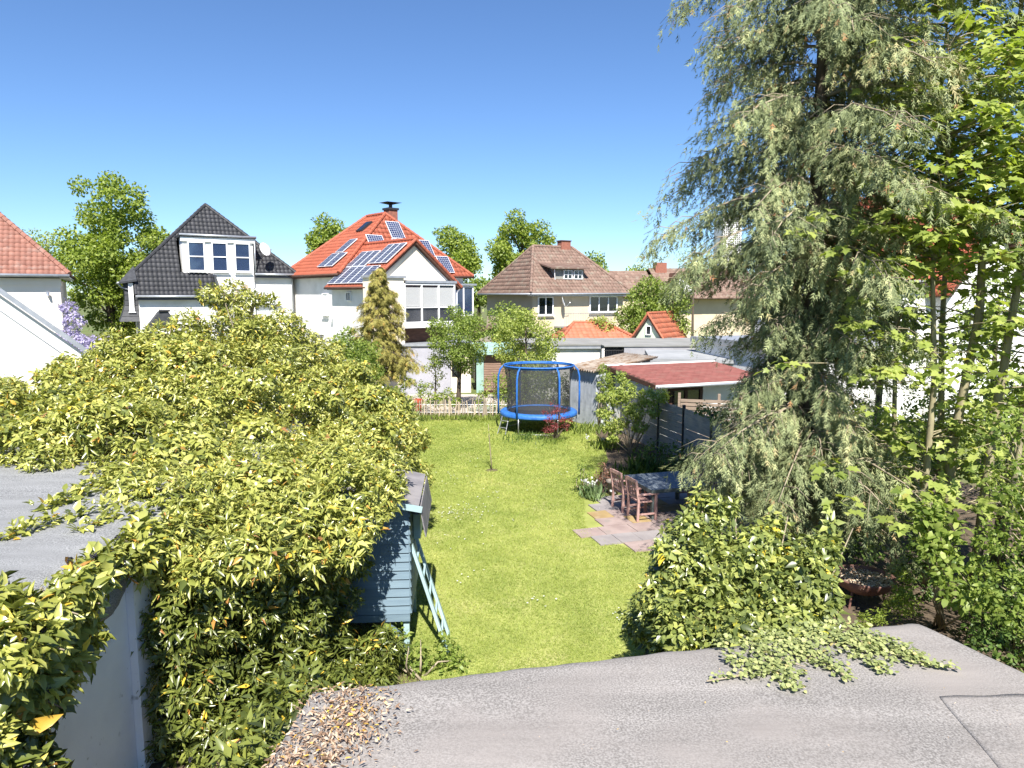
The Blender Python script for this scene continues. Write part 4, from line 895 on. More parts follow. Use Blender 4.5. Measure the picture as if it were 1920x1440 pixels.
def garden_chair(label, loc, rz):
    """seat front faces local +x"""
    c = thing('garden_chair', label, 'chair', loc, rz, 'pink wooden garden chairs round the table')
    for y in (-.26, .26):
        MB().box(.20, .255, y - .027, y + .027, 0, .62).build('front_leg', CHW, c)
        MB().beam((-.24, y, 0), (-.22, y, .45), .045, .054).beam((-.22, y, .44), (-.30, y, .98), .045, .054).build('back_post', CHW, c)
        MB().box(-.24, .29, y - .035, y + .035, .622, .65).build('armrest', CHW, c)
        MB().box(-.2, .2, y - .012, y + .012, .14, .18).build('side_rail', CHW, c)
    for i in range(6): MB().box(-.20 + i * .08, -.132 + i * .08, -.23, .23, .43, .45).build('seat_slat', CHW, c)
    MB().box(.205, .235, -.23, .23, .36, .425).build('seat_rail', CHW, c)
    MB().beam((-.295, -.235, .95), (-.295, .235, .95), .03, .08).build('top_rail', CHW, c); MB().beam((-.235, -.235, .55), (-.235, .235, .55), .025, .05).build('lower_rail', CHW, c)
    bk = MB()
    for y in (-.12, .0, .12): bk.beam((-.238, y, .575), (-.288, y, .91), .018, .02)
    bk.beam((-.24, -.235, .58), (-.288, -.0, .91), .014, .022).beam((-.24, 0, .58), (-.288, -.235, .91), .014, .022).beam((-.24, .235, .58), (-.288, 0, .91), .014, .022).beam((-.24, 0, .58), (-.288, .235, .91), .014, .022)
    bk.build('back_lattice', CHW, c)
    return c
e1 = Vector((math.cos(R(17)), math.sin(R(17)), 0)); e2 = Vector((-math.sin(R(17)), math.cos(R(17)), 0)); t0 = Vector((3.29, 16.24, .037))
garden_chair('pink wooden armchair at the lawn side of the table, nearest the camera', t0 + e2 * .26 - e1 * .12, R(17))
garden_chair('pink wooden armchair at the lawn side of the table, farther back', t0 + e2 * 1.02 - e1 * .16, R(20))
garden_chair('pink wooden armchair standing apart in front of the table', t0 - e2 * 1.02 + e1 * .62, R(17 + 150))
garden_chair('pink wooden armchair on the conifer side of the table, under the branches', t0 + e2 * .4 + e1 * 1.75, R(197))
garden_chair('pink wooden armchair on the conifer side of the table, farther back', t0 + e2 * 1.15 + e1 * 1.75, R(197))
pt = tag(MB().lathe([(.001, 0), (.13, 0), (.17, .30), (.20, .31), (.20, .36), (.165, .36), (.15, .28), (.001, .28)], 18).build('plant_pot', mat('weathered_clay', (.26, .22, .18), (.34, .29, .24), 6, 6, .9, .2, 20), None, True), 'weathered clay plant pot behind the chairs', 'pot'); pt.location = (2.72, 18.55, .03)
# ================================================================= near garage roof
def feltmat(name, c1, c2, streak):
    m = mat(name, c1, c2, 75, 5, .95, .9, 120, lo=.36, hi=.64, c3=streak, scale3=1.1, lo3=.46, hi3=.72, bdist=.004)
    t = m.node_tree; N = t.nodes; L = t.links; b = N['Principled BSDF']; src = b.inputs['Base Color'].links[0].from_socket
    tc = N.new('ShaderNodeTexCoord'); mp = N.new('ShaderNodeMapping'); mp.inputs['Scale'].default_value = (.35, 2.2, 1); mp.inputs['Rotation'].default_value = (0, 0, R(-10))
    L.new(tc.outputs['Object'], mp.inputs['Vector']); n = N.new('ShaderNodeTexNoise'); n.inputs['Scale'].default_value = 1.6; n.inputs['Detail'].default_value = 9; n.inputs['Roughness'].default_value = .62
    L.new(mp.outputs['Vector'], n.inputs['Vector']); r = N.new('ShaderNodeMapRange'); r.inputs['From Min'].default_value = .3; r.inputs['From Max'].default_value = .7; r.inputs['To Min'].default_value = .80; r.inputs['To Max'].default_value = 1.14
    L.new(n.outputs['Fac'], r.inputs['Value']); mu = N.new('ShaderNodeMix'); mu.data_type = 'RGBA'; mu.blend_type = 'MULTIPLY'; mu.inputs['Factor'].default_value = 1
    L.new(src, mu.inputs['A']); cb = N.new('ShaderNodeCombineColor')
    for q in ('Red', 'Green', 'Blue'): L.new(r.outputs['Result'], cb.inputs[q])
    L.new(cb.outputs['Color'], mu.inputs['B']); L.new(mu.outputs['Result'], b.inputs['Base Color'])
    return m
FELT = feltmat('mineral_felt', (.145, .135, .127), (.305, .288, .275), (.25, .228, .214))
FELT2 = feltmat('grey_mineral_felt', (.11, .115, .12), (.32, .325, .33), (.22, .225, .23))
NG = thing('garage', 'near garage with wide grey felt flat roof at the bottom', 'garage', (0, 0, 0))
def felt_sheet(quad, nu, nv, z, wav, m, name, parent, seed, roll=(0, 0, 0, 0)):
    """quad: near-left, near-right, far-right, far-left (x, y); roll = edge droop widths near, right, far, left"""
    r_ = np.random.default_rng(seed); ph = r_.uniform(0, 6, 8)
    u = np.linspace(0, 1, nu); v = np.linspace(0, 1, nv); Uu, Vv = np.meshgrid(u, v); q = np.array(quad, float)
    XY = ((1-Uu)*(1-Vv))[..., None]*q[0] + (Uu*(1-Vv))[..., None]*q[1] + (Uu*Vv)[..., None]*q[2] + ((1-Uu)*Vv)[..., None]*q[3]
    X, Y = XY[..., 0].copy(), XY[..., 1].copy()
    ef = (Vv > .98)
    Y += np.where(ef, .006 * np.sin(X * 5 + ph[6]) + .006 * np.sin(X * 17 + ph[7]), 0)
    Z = z + wav * (np.sin(X * 1.7 + ph[0]) * np.sin(Y * 2.3 + ph[1]) + .5 * np.sin(X * 4.1 + ph[2] + Y) * np.sin(Y * 5.2 + ph[3]) + .25 * np.sin(X * 9 + ph[4]) * np.sin(Y * 8 + ph[5]))
    lx = np.linalg.norm(q[1] - q[0]); ly = np.linalg.norm(q[3] - q[0])
    for wd, dist in zip(roll, (Vv * ly, (1 - Uu) * lx, (1 - Vv) * ly, Uu * lx)):
        if wd: t_ = np.clip(1 - dist / wd, 0, 1); Z = Z - .55 * wd * t_ ** 2
    V = np.stack([X, Y, Z], -1).reshape(-1, 3); a = np.arange(nu * nv).reshape(nv, nu)
    Fc = np.stack([a[:-1, :-1], a[:-1, 1:], a[1:, 1:], a[1:, :-1]], -1).reshape(-1, 4)
    o = link(name, np_mesh(name, V, Fc, None, True), m, parent); sm_ = o.modifiers.new('t', 'SOLIDIFY'); sm_.thickness = .012; return o
felt_sheet([(-1.60, .6), (5.6, .6), (3.40, 5.72), (-1.36, 4.64)], 120, 90, 2.6, .009, FELT, 'roof_felt', NG, 2, (0, .16, .12, .0))
# overlapping sheets: the joints show as fine steps
felt_sheet([(2.72, 3.2), (5.0, 2.0), (3.80, 4.55), (2.90, 4.52)], 40, 40, 2.6065, .009, FELT, 'roof_felt', NG, 2, (0, .1, 0, 0))
MB().prism([(-1.40, .7, 0), (5.3, .7, 0), (3.26, 5.58, 0), (-1.28, 4.52, 0)], (0, 0, 2.50)).build('wall', WALLB, NG)
# ================================================================= left garage
LG = thing('garage', 'garage on the left with granular grey felt roof overgrown by ivy', 'garage', (0, 0, 0))
prof = [(-14, 2.70), (-9, 2.70), (-6, 2.70), (-5, 2.705), (-4.7, 2.70), (-4.5, 2.685), (-4.36, 2.65), (-4.25, 2.59), (-4.17, 2.50), (-4.12, 2.38), (-4.10, 2.24), (-4.13, 2.12), (-4.17, 2.08)]
ys = np.linspace(3.0, 20, 130); V = []
r_ = np.random.default_rng(4)
for y in ys:
    for i, (x, z) in enumerate(prof):
        b = max(0, (i - 3)) / 9; V.append((x + b * .05 * math.sin(y * 3.1) + b * .03 * math.sin(y * 7.3 + 1), y, z + .012 * math.sin(x * 2 + y * 1.3) + .03 * b * math.sin(y * 2.2 + 2) + .02 * b * math.sin(y * 6.1)))
k = len(prof); a = np.arange(len(ys) * k).reshape(len(ys), k); Fc = np.stack([a[:-1, :-1], a[:-1, 1:], a[1:, 1:], a[1:, :-1]], -1).reshape(-1, 4)
o = link('roof_felt', np_mesh('roof_felt', np.array(V), Fc, None, True), FELT2, LG); o.modifiers.new('t', 'SOLIDIFY').thickness = .02
MB().box(-13.8, -4.19, 3.1, 19.8, 0, 2.55).build('wall', WALLB, LG)
MB().box(-4.187, -4.10, 7.35, 7.75, 0, 2.3).build('pilaster', WALLB, LG)

# ================================================================= playhouse on stilts
PB = mat('slate_blue_paint', (.13, .19, .24), (.17, .24, .29), 2.5, 6, .6, .2, 25, stretch=(.5, 4, 8)); PBL = mat('pale_blue_paint', (.33, .45, .46), (.27, .38, .40), 3, 6, .55, .15, 25)
PR = mat('grey_roof_shingle', (.17, .16, .17), (.24, .225, .23), 4, 6, .85, .3, 30)
PH = thing('playhouse', 'blue clapboard playhouse on stilts with grey roof and ladder beside the ivy', 'playhouse', (-1.5, 9.95, 0), R(4))
W_ = 1.75; D_ = 1.55
for i in range(12):
    z0 = .66 + i * .133
    MB().prism([(-W_, 0, z0), (0, 0, z0), (0, -.028, z0 + .004), (-W_, -.028, z0 + .004)], (0, .022, .128)).build('clapboard', PB, PH)
    MB().prism([(0.002, 0, z0), (0.002, D_, z0), (.03, D_, z0 + .004), (.03, 0, z0 + .004)], (-.022, 0, .128)).build('clapboard', PB, PH)
for i in range(1):
    z0 = 2.26 + i * .128; xr = -(.06 + i * .30)
    MB().prism([(-W_ - xr, 0, z0), (xr, 0, z0), (xr, -.026, z0 + .004), (-W_ - xr, -.026, z0 + .004)], (0, .022, .122)).build('clapboard', PBL, PH)
MB().box(-W_ + .03, -.03, .03, D_, .66, 2.24).build('shell', PB, PH)
for x in (-W_ + .02, -.10):
    for y in (.02, D_ - .1): MB().box(x, x + .085, y, y + .085, 0, .655).build('post', PBL, PH)
MB().beam((-.50, .05, .64), (-.09, .05, .22), .035, .09).build('brace', PB, PH)
MB().box(-W_, .0, -.03, D_, .55, .656).build('floor_frame', PB, PH)
rx = -W_ / 2
for i in range(4):      # upper slope courses
    f0, f1 = i / 4, (i + 1) / 4; xa, za = .16 + (rx - .16) * f0, 2.30 + .20 * f0; xb, zb2 = .16 + (rx - .16) * f1, 2.30 + .20 * f1
    MB().prism([(xa, -.16, za), (xa, D_ + .15, za), (xb, D_ + .15, zb2 + .012), (xb, -.16, zb2 + .012)], (0.004, 0, .022)).build('roof_board', PR, PH)
    MB().prism([(-W_ - xa, -.16, za), (-W_ - xa, D_ + .15, za), (-W_ - xb, D_ + .15, zb2 + .012), (-W_ - xb, -.16, zb2 + .012)], (0.004, 0, .022)).build('roof_board', PR, PH)
for i in range(4):      # steep lower flap
    z1 = 2.29 - i * .105; x1 = .175 + i * .018
    MB().prism([(x1, -.16, z1), (x1, D_ + .15, z1), (x1 + .02, D_ + .15, z1 - .10), (x1 + .02, -.16, z1 - .10)], (.016, 0, 0)).build('roof_board', PR, PH)
MB().beam((.21, -.18, 2.28), (rx, -.18, 2.50), .03, .085).build('barge_board', PBL, PH); MB().beam((-W_ - .21, -.18, 2.28), (rx, -.18, 2.50), .03, .085).build('barge_board', PBL, PH)
MB().box(.035, .14, .5, D_, 1.62, 2.0).build('window_box', PBL, PH)
for y in (.25, .85): MB().beam((.02, y, 1.62), (.55, y - .22, .0), .045, .09, (0, 1, 0)).build('ladder_rail', PBL, PH)
for i in range(5): 
    f = .15 + i * .17; p0 = Vector((.02, .25, 1.62)).lerp(Vector((.55, .03, 0)), f); MB().beam(p0 + Vector((0, .03, 0)), p0 + Vector((0, .57, 0)), .03, .05).build('ladder_rung', PBL, PH)

# ================================================================= fire bowl with wood chips
bw = thing('fire_bowl', 'large rust brown metal fire bowl filled with pale wood chips', 'fire bowl', (6.05, 11.7, 0), 0)
RUST = mat('brown_metal', (.15, .075, .06), (.22, .12, .095), 5, 7, .6, .2, 20)
MB().lathe([(.001, .24), (.25, .26), (.42, .36), (.50, .50), (.505, .53), (.485, .53), (.475, .50), (.40, .38), (.24, .285), (.001, .265)], 32).build('bowl', RUST, bw, True)
for i in range(3):
    a = R(90 + 120 * i); MB().tube([(.30*math.cos(a), .30*math.sin(a), .31), (.36*math.cos(a), .36*math.sin(a), 0)], .02, 8).build('leg', RUST, bw)
r_ = np.random.default_rng(6); n = 1500; rad = np.sqrt(r_.uniform(0, 1, n)) * .455; a = r_.uniform(0, 6.28, n)
P = np.stack([rad * np.cos(a), rad * np.sin(a), .452 + .03 * r_.uniform(0, 1, n) + .02 * (1 - rad / .45)], 1)
leaves('wood_chips', P, rnd_dirs(r_, n) * np.array([1, 1, .35]), rnd_dirs(r_, n) + np.array([0, 0, 1.2]), r_.uniform(.02, .05, n), r_.uniform(.012, .03, n), r_.uniform(0, 1, n), T_OVAL, leafmat('wood_chip', [(0, (.22, .14, .09)), (.5, (.42, .32, .23)), (1, (.55, .46, .37))], .0, .9, .1), bw)
MB().lathe([(.001, .45), (.43, .445)], 24).build('chip_bed', SOIL, bw)

# ================================================================= the great ivy
rng = np.random.default_rng(21)
def peak(x): return np.interp(x, [-14, -12, -11, -9.6, -8.6, -7, -5.6, -4.6, -3.6, -2.6], [2.8, 2.85, 3.05, 3.95, 4.4, 4.55, 4.5, 3.5, 2.95, 2.75])
def y0(x): return np.interp(x, [-12, -8, -6, -5, -4, -3, -2], [11.5, 10.3, 10.0, 9.2, 8.7, 9.2, 9.7])
lumps = []
for y in np.arange(9.0, 19.2, .78):
    xr = np.interp(y, [9, 12, 17, 19], [-2.2, -2.35, -2.85, -3.6]); xl = -.76 * y - .5
    for x in np.arange(xl, xr + .01, .82):
        xx, yy = x + rng.normal(0, .2), y + rng.normal(0, .2)
        if yy < y0(xx): continue
        f = np.clip((yy - 8.6) / 9.0, 0, 1); h = 2.62 + (peak(xx) - 2.62) * f ** .85 + rng.normal(0, .26)
        if xx > -3.3: h = min(h, 2.75 + .03 * (yy - 9))
        r = rng.uniform(.32, .74); lumps.append((xx, yy, h - r * .8, r, r, r * rng.uniform(.7, .95)))
for y in np.arange(9.1, 17.5, .7):           # right flank down to the ground
    xr = np.interp(y, [9, 11.8, 12.2, 17], [-3.5, -3.5, -2.5, -2.95])
    for z in np.arange(.3, 2.4, .6):
        r = rng.uniform(.4, .62); bul = .22 * math.sin((z - .2) / 2.4 * math.pi) + (.15 if z > 1.6 else -.12)
        lumps.append((xr - .25 + bul + rng.normal(0, .1), y + rng.normal(0, .12), z + rng.normal(0, .1), r, r, r))
fc = [(7.65, -3.95), (8.05, -3.82), (8.45, -3.6), (8.8, -3.25), (9.1, -2.85), (9.35, -2.5)]
low0 = len(lumps)
for k_, (yy, xx) in enumerate(fc):            # curtain hanging in the passage behind the overhanging crest
    for z in np.arange(.15, 2.0, .34):
        r = rng.uniform(.20, .36); lumps.append((xx + rng.normal(0, .07), yy + rng.normal(0, .08), z + rng.normal(0, .07), r, r, r))
for x_, y_ in zip(rng.uniform(-3.5, -1.75, 40), rng.uniform(7.4, 9.2, 40)):
    if x_ > -2.6 and y_ < 8.3: continue
    lumps.append((x_, y_, rng.uniform(.08, .55), .28, .28, .24))
for x_ in np.arange(-3.75, -2.0, .3):
    for z_ in np.arange(.5, 2.1, .34):
        yy = np.interp(x_, [-4, -3.4, -2.6, -2], [7.75, 8.0, 8.6, 9.3]) + rng.normal(0, .08); r = rng.uniform(.16, .28)
        if x_ > -2.35 and z_ < 1.6: continue
        lumps.append((x_ + rng.normal(0, .07), yy, z_ + rng.normal(0, .06), r, r, r * 1.1))
low1 = len(lumps)
for x in np.arange(-4.25, -1.95, .34):        # the crest: reaches out towards the light
    for q in range(3):
        y = np.interp(x, [-4.3, -4, -3.4, -2.6, -2], [7.7, 7.65, 7.75, 8.25, 8.95]) + q * .42; r = rng.uniform(.26, .42)
        lumps.append((x + rng.normal(0, .08), y + rng.normal(0, .08), 2.42 + .05 * q + rng.normal(0, .09) - (.16 if q == 0 else 0), r, r, r * .8))
for x, y, z, r in ((-2.25, 9.25, 2.0, .28), (-2.4, 9.4, 1.7, .28), (-2.5, 9.5, 1.3, .26), (-2.6, 9.5, .85, .28), (-2.55, 9.5, .4, .32), (-2.15, 9.5, 1.6, .18), (-3.3, 7.85, 1.85, .2), (-2.75, 8.35, 1.75, .22), (-3.0, 8.1, 1.5, .18), (-2.5, 8.7, 1.3, .2)):
    lumps.append((x, y, z, r, r, r * .9))
for px, py, Y, r in ((400, 545, 17.6, .34), (440, 540, 17.8, .36), (470, 552, 17.6, .3), (505, 560, 18, .2), (455, 575, 17.5, .2), (350, 600, 17.2, .45), (300, 620, 16.8, .4), (530, 600, 17.5, .5), (470, 610, 17.4, .45)):
    p = at(px, py, Y); lumps.append((p[0], p[1], p[2] - r * .3, r, r, r * .8))
for px, py, Y, r in ((700, 900, 9.4, .30), (660, 880, 9.3, .4), (712, 930, 9.3, .2), (680, 955, 9.2, .28), (650, 950, 9.0, .4), (735, 905, 9.6, .16), (730, 880, 10, .2), (770, 870, 15, .5), (760, 800, 15.5, .5), (700, 850, 10.5, .5), (120, 690, 14.6, .4), (60, 745, 14.2, .4), (190, 660, 15.2, .45), (20, 790, 13.5, .5), (250, 640, 15.8, .5)):
    p = at(px, py, Y); lumps.append((p[0], p[1], p[2] - r * .6, r, r, r * .8))
for y in np.arange(3.5, 5.4, .3):             # climbing beside the left edge of the near roof
    for z in (.3, .8, 1.3, 1.75):
        r = rng.uniform(.2, .3); lumps.append((-1.85 + rng.normal(0, .06), y, z, r, r, r))
    lumps.append((-1.72 + rng.normal(0, .05), y, 2.22 + rng.normal(0, .05), .2, .22, .2))
for x, y in zip(rng.uniform(-5.6, -3.8, 26), rng.uniform(9.0, 11.2, 26)):
    if y > y0(x) - .1: lumps.append((x, y, 2.72, .42, .42, .26))
edge = []
for y in np.arange(5.15, 7.7, .22):           # clump hanging over the roof edge, nearest the camera
    f = (y - 5.15) / 2.5; r = rng.uniform(.20, .32) * (1 - .35 * f)
    edge.append((-4.12 + .10 * (1 - f) + rng.normal(0, .05), y, 2.62 - .10 * (1 - f) + rng.normal(0, .04), r, r, r * .8))
    if f < .5: edge.append((-4.06 + rng.normal(0, .04), y, 2.26 - .2 * (1 - f) + rng.normal(0, .08), r * .9, r, r))
    if f < .22: edge.append((-4.0 + rng.normal(0, .05), y, 1.8 + f + rng.normal(0, .08), r * .9, r, r))
    if f < .12: edge.append((-3.95, y, 1.4 + f, r * .9, r, r))
    if f < .25: edge.append((-4.4, y, 2.75, r, r, r * .7))
IV = thing('ivy', 'huge yellow green ivy overgrowing the left garage roof and wall', 'ivy', (-4.0, 9.0, 0))
ob = np.array([-4.0, 9.0, 0])
P1, N1 = lump_points(lumps, 58, rng, .80, (.72, 1.06))
# nothing grows inside the garage
ok = ~((P1[:, 0] < -4.2) & (P1[:, 2] < 2.72)); P1, N1 = P1[ok], N1[ok]
P2, N2 = lump_points(edge, 95, rng, .8, (.8, 1.08)); ok = ~((P2[:, 0] < -4.3) & (P2[:, 2] < 2.72)); P2, N2 = P2[ok], N2[ok]
def ivy_set(P, N, k, L, W, yel, droop=.45):
    a = rosettes(P - ob, N, rng, k, L, W, .55, (30, 105), droop); n = len(a[0])
    val = np.clip(np.repeat(np.clip(rng.normal(.50, .13, len(P)), .1, .8), k) + rng.normal(0, .13, n), .02, .86)
    y_ = rng.uniform(0, 1, n) < np.repeat(np.where(rng.uniform(0, 1, len(P)) < .16, yel * 5, yel * .5), k); val[y_] = rng.uniform(.90, 1.0, y_.sum())
    low_shade = np.repeat(((P[:, 2] < 1.95) & (P[:, 0] > -4.2) & (P[:, 1] < 12)) | (P[:, 1] < 6) & (P[:, 0] > -2.6), k); val = np.where(low_shade & (val < .88), np.clip(val * .42, .02, .5), val)     # shade on the low ivy is put into its leaf colour
    return list(a) + [val]
near = P1[:, 1] < 12.5
caps = []                                      # leafy heads standing proud of the mound, open below
for i_ in range(70):
    l = lumps[rng.integers(0, low0)]
    if l[2] < 1.9 or l[1] < 9: continue
    r = rng.uniform(.34, .62); caps.append((l[0] + rng.normal(0, .2), l[1] + rng.normal(0, .2), l[2] + l[5] * .75 + rng.uniform(.0, .22) - r * .35, r, r, r * .62))
P3, N3 = lump_points(caps, 60, rng, .9, (.86, 1.06)); ok = N3[:, 2] > .02; P3, N3 = P3[ok], N3[ok]
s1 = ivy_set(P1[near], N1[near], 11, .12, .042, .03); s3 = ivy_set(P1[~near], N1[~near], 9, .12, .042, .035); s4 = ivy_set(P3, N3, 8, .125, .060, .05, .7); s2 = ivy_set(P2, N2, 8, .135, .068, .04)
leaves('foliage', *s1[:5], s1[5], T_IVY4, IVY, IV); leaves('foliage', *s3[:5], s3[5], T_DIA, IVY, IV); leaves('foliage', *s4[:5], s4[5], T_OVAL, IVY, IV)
# trailing shoots over the left roof
tp = []
for pts in ([(0, 1005), (60, 985), (130, 965), (210, 945), (260, 925)], [(70, 950), (130, 935), (190, 915), (250, 900)], [(150, 990), (210, 965), (262, 955)], [(120, 930), (180, 905), (240, 890)]):
    q = [gnd(a_, b_, 2.76) for a_, b_ in pts]
    for i in range(len(q) - 1):
        for f in np.linspace(0, 1, 14): tp.append(q[i] * (1 - f) + q[i+1] * f + rng.normal(0, .07, 3) * [1, 1, .35] * (.5 + i * .5))
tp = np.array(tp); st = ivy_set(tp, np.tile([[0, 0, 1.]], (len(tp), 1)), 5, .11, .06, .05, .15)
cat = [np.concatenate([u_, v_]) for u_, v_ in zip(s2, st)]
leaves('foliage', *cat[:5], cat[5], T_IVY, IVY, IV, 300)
stm = MB()
for i in rng.permutation(len(lumps))[:130]:
    l = lumps[i]
    if l[0] > -4.4: continue
    gx = max(min(l[0], -2.2), -4.1) if l[0] > -4.3 else l[0]; b0 = (gx - ob[0] - .2, l[1] - ob[1], 2.7 if l[0] < -4.2 else max(l[2] - 1.2, 0)); e0 = np.array(l[:3]) - ob + rng.normal(0, .2, 3)
    m0 = (np.array(b0) + e0) / 2 + rng.normal(0, .18, 3); stm.tube([b0, m0, e0], [.022, .014, .007], 5)
for pts in ([(480, 610), (470, 585), (440, 565), (410, 545)], [(470, 590), (478, 560), (460, 535)], [(440, 566), (445, 545)]):
    stm.tube([tuple(at(a_, b_, 17.6) - ob) for a_, b_ in pts], [.05, .04, .03, .02][:len(pts)], 6)
for l in edge[::2]: stm.tube([(-4.25 - ob[0], l[1] - ob[1] + .1, 2.68), tuple(np.array(l[:3]) - ob + rng.normal(0, .08, 3)), tuple(np.array(l[:3]) - ob + np.array([.2, -.1, -.1]) + rng.normal(0, .08, 3))], [.014, .010, .006], 5)
stm.build('stems', TWIG, IV, True, 'stuff')
# dark berries in round heads
BER = mat('ink_blue_berry', (.022, .020, .035), rough=.45)
ico = np.array([(0,0,1),(.894,0,.447),(.276,.851,.447),(-.724,.526,.447),(-.724,-.526,.447),(.276,-.851,.447),(.724,.526,-.447),(-.276,.851,-.447),(-.894,0,-.447),(-.276,-.851,-.447),(.724,-.526,-.447),(0,0,-1)])
icf = np.array([(0,1,2),(0,2,3),(0,3,4),(0,4,5),(0,5,1),(1,6,2),(2,7,3),(3,8,4),(4,9,5),(5,10,1),(6,7,2),(7,8,3),(8,9,4),(9,10,5),(10,6,1),(11,7,6),(11,8,7),(11,9,8),(11,10,9),(11,6,10)])
bc = []
hc = np.concatenate([P2[rng.permutation(len(P2))[:70]] + N2[:70] * .03, P1[near][rng.permutation(near.sum())[:110]]])
for c in hc: bc.append(c - ob + unit(rng.normal(size=(16, 3))) * .030 * rng.uniform(.5, 1.1, (16, 1)) + rng.normal(0, .03, 3) + np.array([0, 0, .03]))
bc = np.concatenate(bc); V = (bc[:, None] + ico[None] * .0085).reshape(-1, 3); Fc = (icf[None] + (np.arange(len(bc)) * 12)[:, None, None]).reshape(-1, 3)
stuff(link('berries', np_mesh('berries', V, Fc), BER, IV))

# ================================================================= ivy bush in front of the roof, and its runners on the felt
rng = np.random.default_rng(31)
lm = []
for px, py, Y, r in ((1225, 1125, 7.6, .24), (1280, 1060, 7.8, .30), (1300, 1150, 7.2, .30), (1330, 1000, 8.1, .26), (1360, 1080, 7.6, .34), (1350, 960, 8.3, .14), (1320, 950, 8.4, .10), (1420, 1025, 8.0, .30), (1430, 1110, 7.4, .34), (1490, 1040, 8.0, .26), (1450, 985, 8.2, .16), (1510, 1080, 7.6, .32), (1530, 1035, 8.1, .14), (1525, 1050, 7.9, .16), (1545, 1005, 8.2, .08), (1380, 1160, 7.0, .30), (1470, 1150, 7.1, .26), (1520, 1135, 7.4, .18), (1300, 960, 8.4, .09), (1400, 1200, 6.4, .22), (1270, 1180, 7.1, .24), (1240, 1080, 7.9, .16)):
    p = at(px, py, Y); lm.append((p[0], p[1], p[2], r, r, r * .9))
for i in range(26): 
    l = lm[rng.integers(len(lm))]; lm.append((l[0] + rng.normal(0, .1), l[1] + .25 + rng.normal(0, .12), max(l[2] - rng.uniform(.3, 1.1), .2), .3, .3, .3))
for i in range(34):
    l = lm[rng.integers(22)]; d_ = unit(np.array([rng.normal(0, 1), -abs(rng.normal(0, .6)), abs(rng.normal(0, 1)) + .2])); q_ = rng.uniform(.07, .13); lm.append((l[0] + d_[0] * l[3] * 1.15, l[1] + d_[1] * l[3], l[2] + d_[2] * l[3] * 1.25, q_, q_, q_ * 1.3))
IB = shrub('ivy_bush', 'dense ivy bush in front of the conifer, right behind the felt roof', (2.6, 7.4, 0), lm, rng, 125, .092, IVYD, TWIG, 'ivy', None, T_IVY4, .60, 6, .6, 300, 22, .4)
def roof_leaf_points(pts, n, sp):
    q = [gnd(a_, b_, 2.615) for a_, b_ in pts]; out = []
    for i in range(n):
        f = rng.uniform(0, len(q) - 1); k_ = int(f); p = q[k_] * (1 - (f - k_)) + q[min(k_ + 1, len(q) - 1)] * (f - k_); out.append(p + rng.normal(0, sp, 3) * [1, 1, 0])
    return out
pts = []
for path, n, sp in (([(1400, 1205), (1440, 1230), (1470, 1260), (1465, 1275)], 240, .07), ([(1440, 1195), (1500, 1215), (1530, 1235)], 330, .10), ([(1500, 1180), (1580, 1200), (1640, 1222)], 420, .09), ([(1560, 1170), (1630, 1195), (1680, 1220), (1720, 1240)], 330, .06), ([(1420, 1262), (1380, 1268), (1330, 1277)], 40, .018), ([(1440, 1250), (1405, 1268)], 60, .04), ([(1700, 1238), (1745, 1250), (1795, 1256)], 45, .018), ([(1520, 1235), (1580, 1262), (1592, 1275)], 60, .035), ([(1600, 1225), (1640, 1250), (1660, 1258)], 80, .035), ([(1370, 1215), (1345, 1205)], 40, .05), ([(1360, 1240), (1420, 1245)], 60, .03), ([(1480, 1260), (1475, 1290), (1500, 1292)], 50, .03)):
    pts += roof_leaf_points(path, int(n * 1.35), sp)
pts = np.array(pts); pts[:, 2] = 2.625 + np.abs(rng.normal(0, .022, len(pts))); n = len(pts)
CR = thing('creeping_ivy', 'ivy runners spreading flat over the felt roof corner', 'ivy', (2.6, 5.2, 2.6))
oc = np.array([2.6, 5.2, 2.6]); D = rnd_dirs(rng, n) * np.array([1, 1, .3]); D[:, 1] -= .25; val = np.clip(rng.normal(.5, .2, n), 0, 1)
Ls = rng.uniform(.022, .046, n); leaves('foliage', pts - oc, unit(D), unit(np.array([0, 0, 1.]) + rng.normal(0, .35, (n, 3))), Ls, Ls * .92, val, T_OVAL, IVYT, CR, 300)
st = MB()
for path in ([(1395, 1195), (1420, 1215), (1470, 1240), (1510, 1252)], [(1540, 1180), (1640, 1215), (1720, 1243), (1795, 1257)], [(1440, 1240), (1390, 1268), (1325, 1279)], [(1500, 1225), (1560, 1250), (1592, 1276)]):
    q = [tuple(gnd(a_, b_, 2.618) - oc + np.array([0, 0, .008])) for a_, b_ in path]; st.tube(q, [.012, .009, .006, .003][:len(q)], 6)
st.build('runners', TWIG, CR, True, 'stuff')
# leaf litter in the corner of the roof
n = 1500; f = rng.uniform(0, 1, n); px = np.interp(f, [0, .5, 1], [640, 610, 500]) + rng.normal(0, 1, n) * np.interp(f, [0, 1], [34, 62]) + np.abs(rng.normal(0, 26, n)); py = np.interp(f, [0, 1], [1292, 1450]) + rng.normal(0, 10, n)
LP = np.array([gnd(a_, b_, 2.622) for a_, b_ in zip(px, py)]); LP = LP[(LP[:, 0] > -1.42) & (LP[:, 1] < 4.62)]; n = len(LP)
LP = np.concatenate([LP, np.stack([rng.uniform(-1.2, 3.3, 60), rng.uniform(3.7, 5.0, 60), np.full(60, 2.625)], 1)]); n = len(LP)
LP[:, 2] += np.abs(rng.normal(0, .012, n)); Ls = rng.uniform(.018, .05, n); Ls[-60:] *= .35
lt = thing('leaf_litter', 'drift of dry brown and yellow leaves on the felt roof below the ivy', 'leaves', (0, 0, 2.6)); 
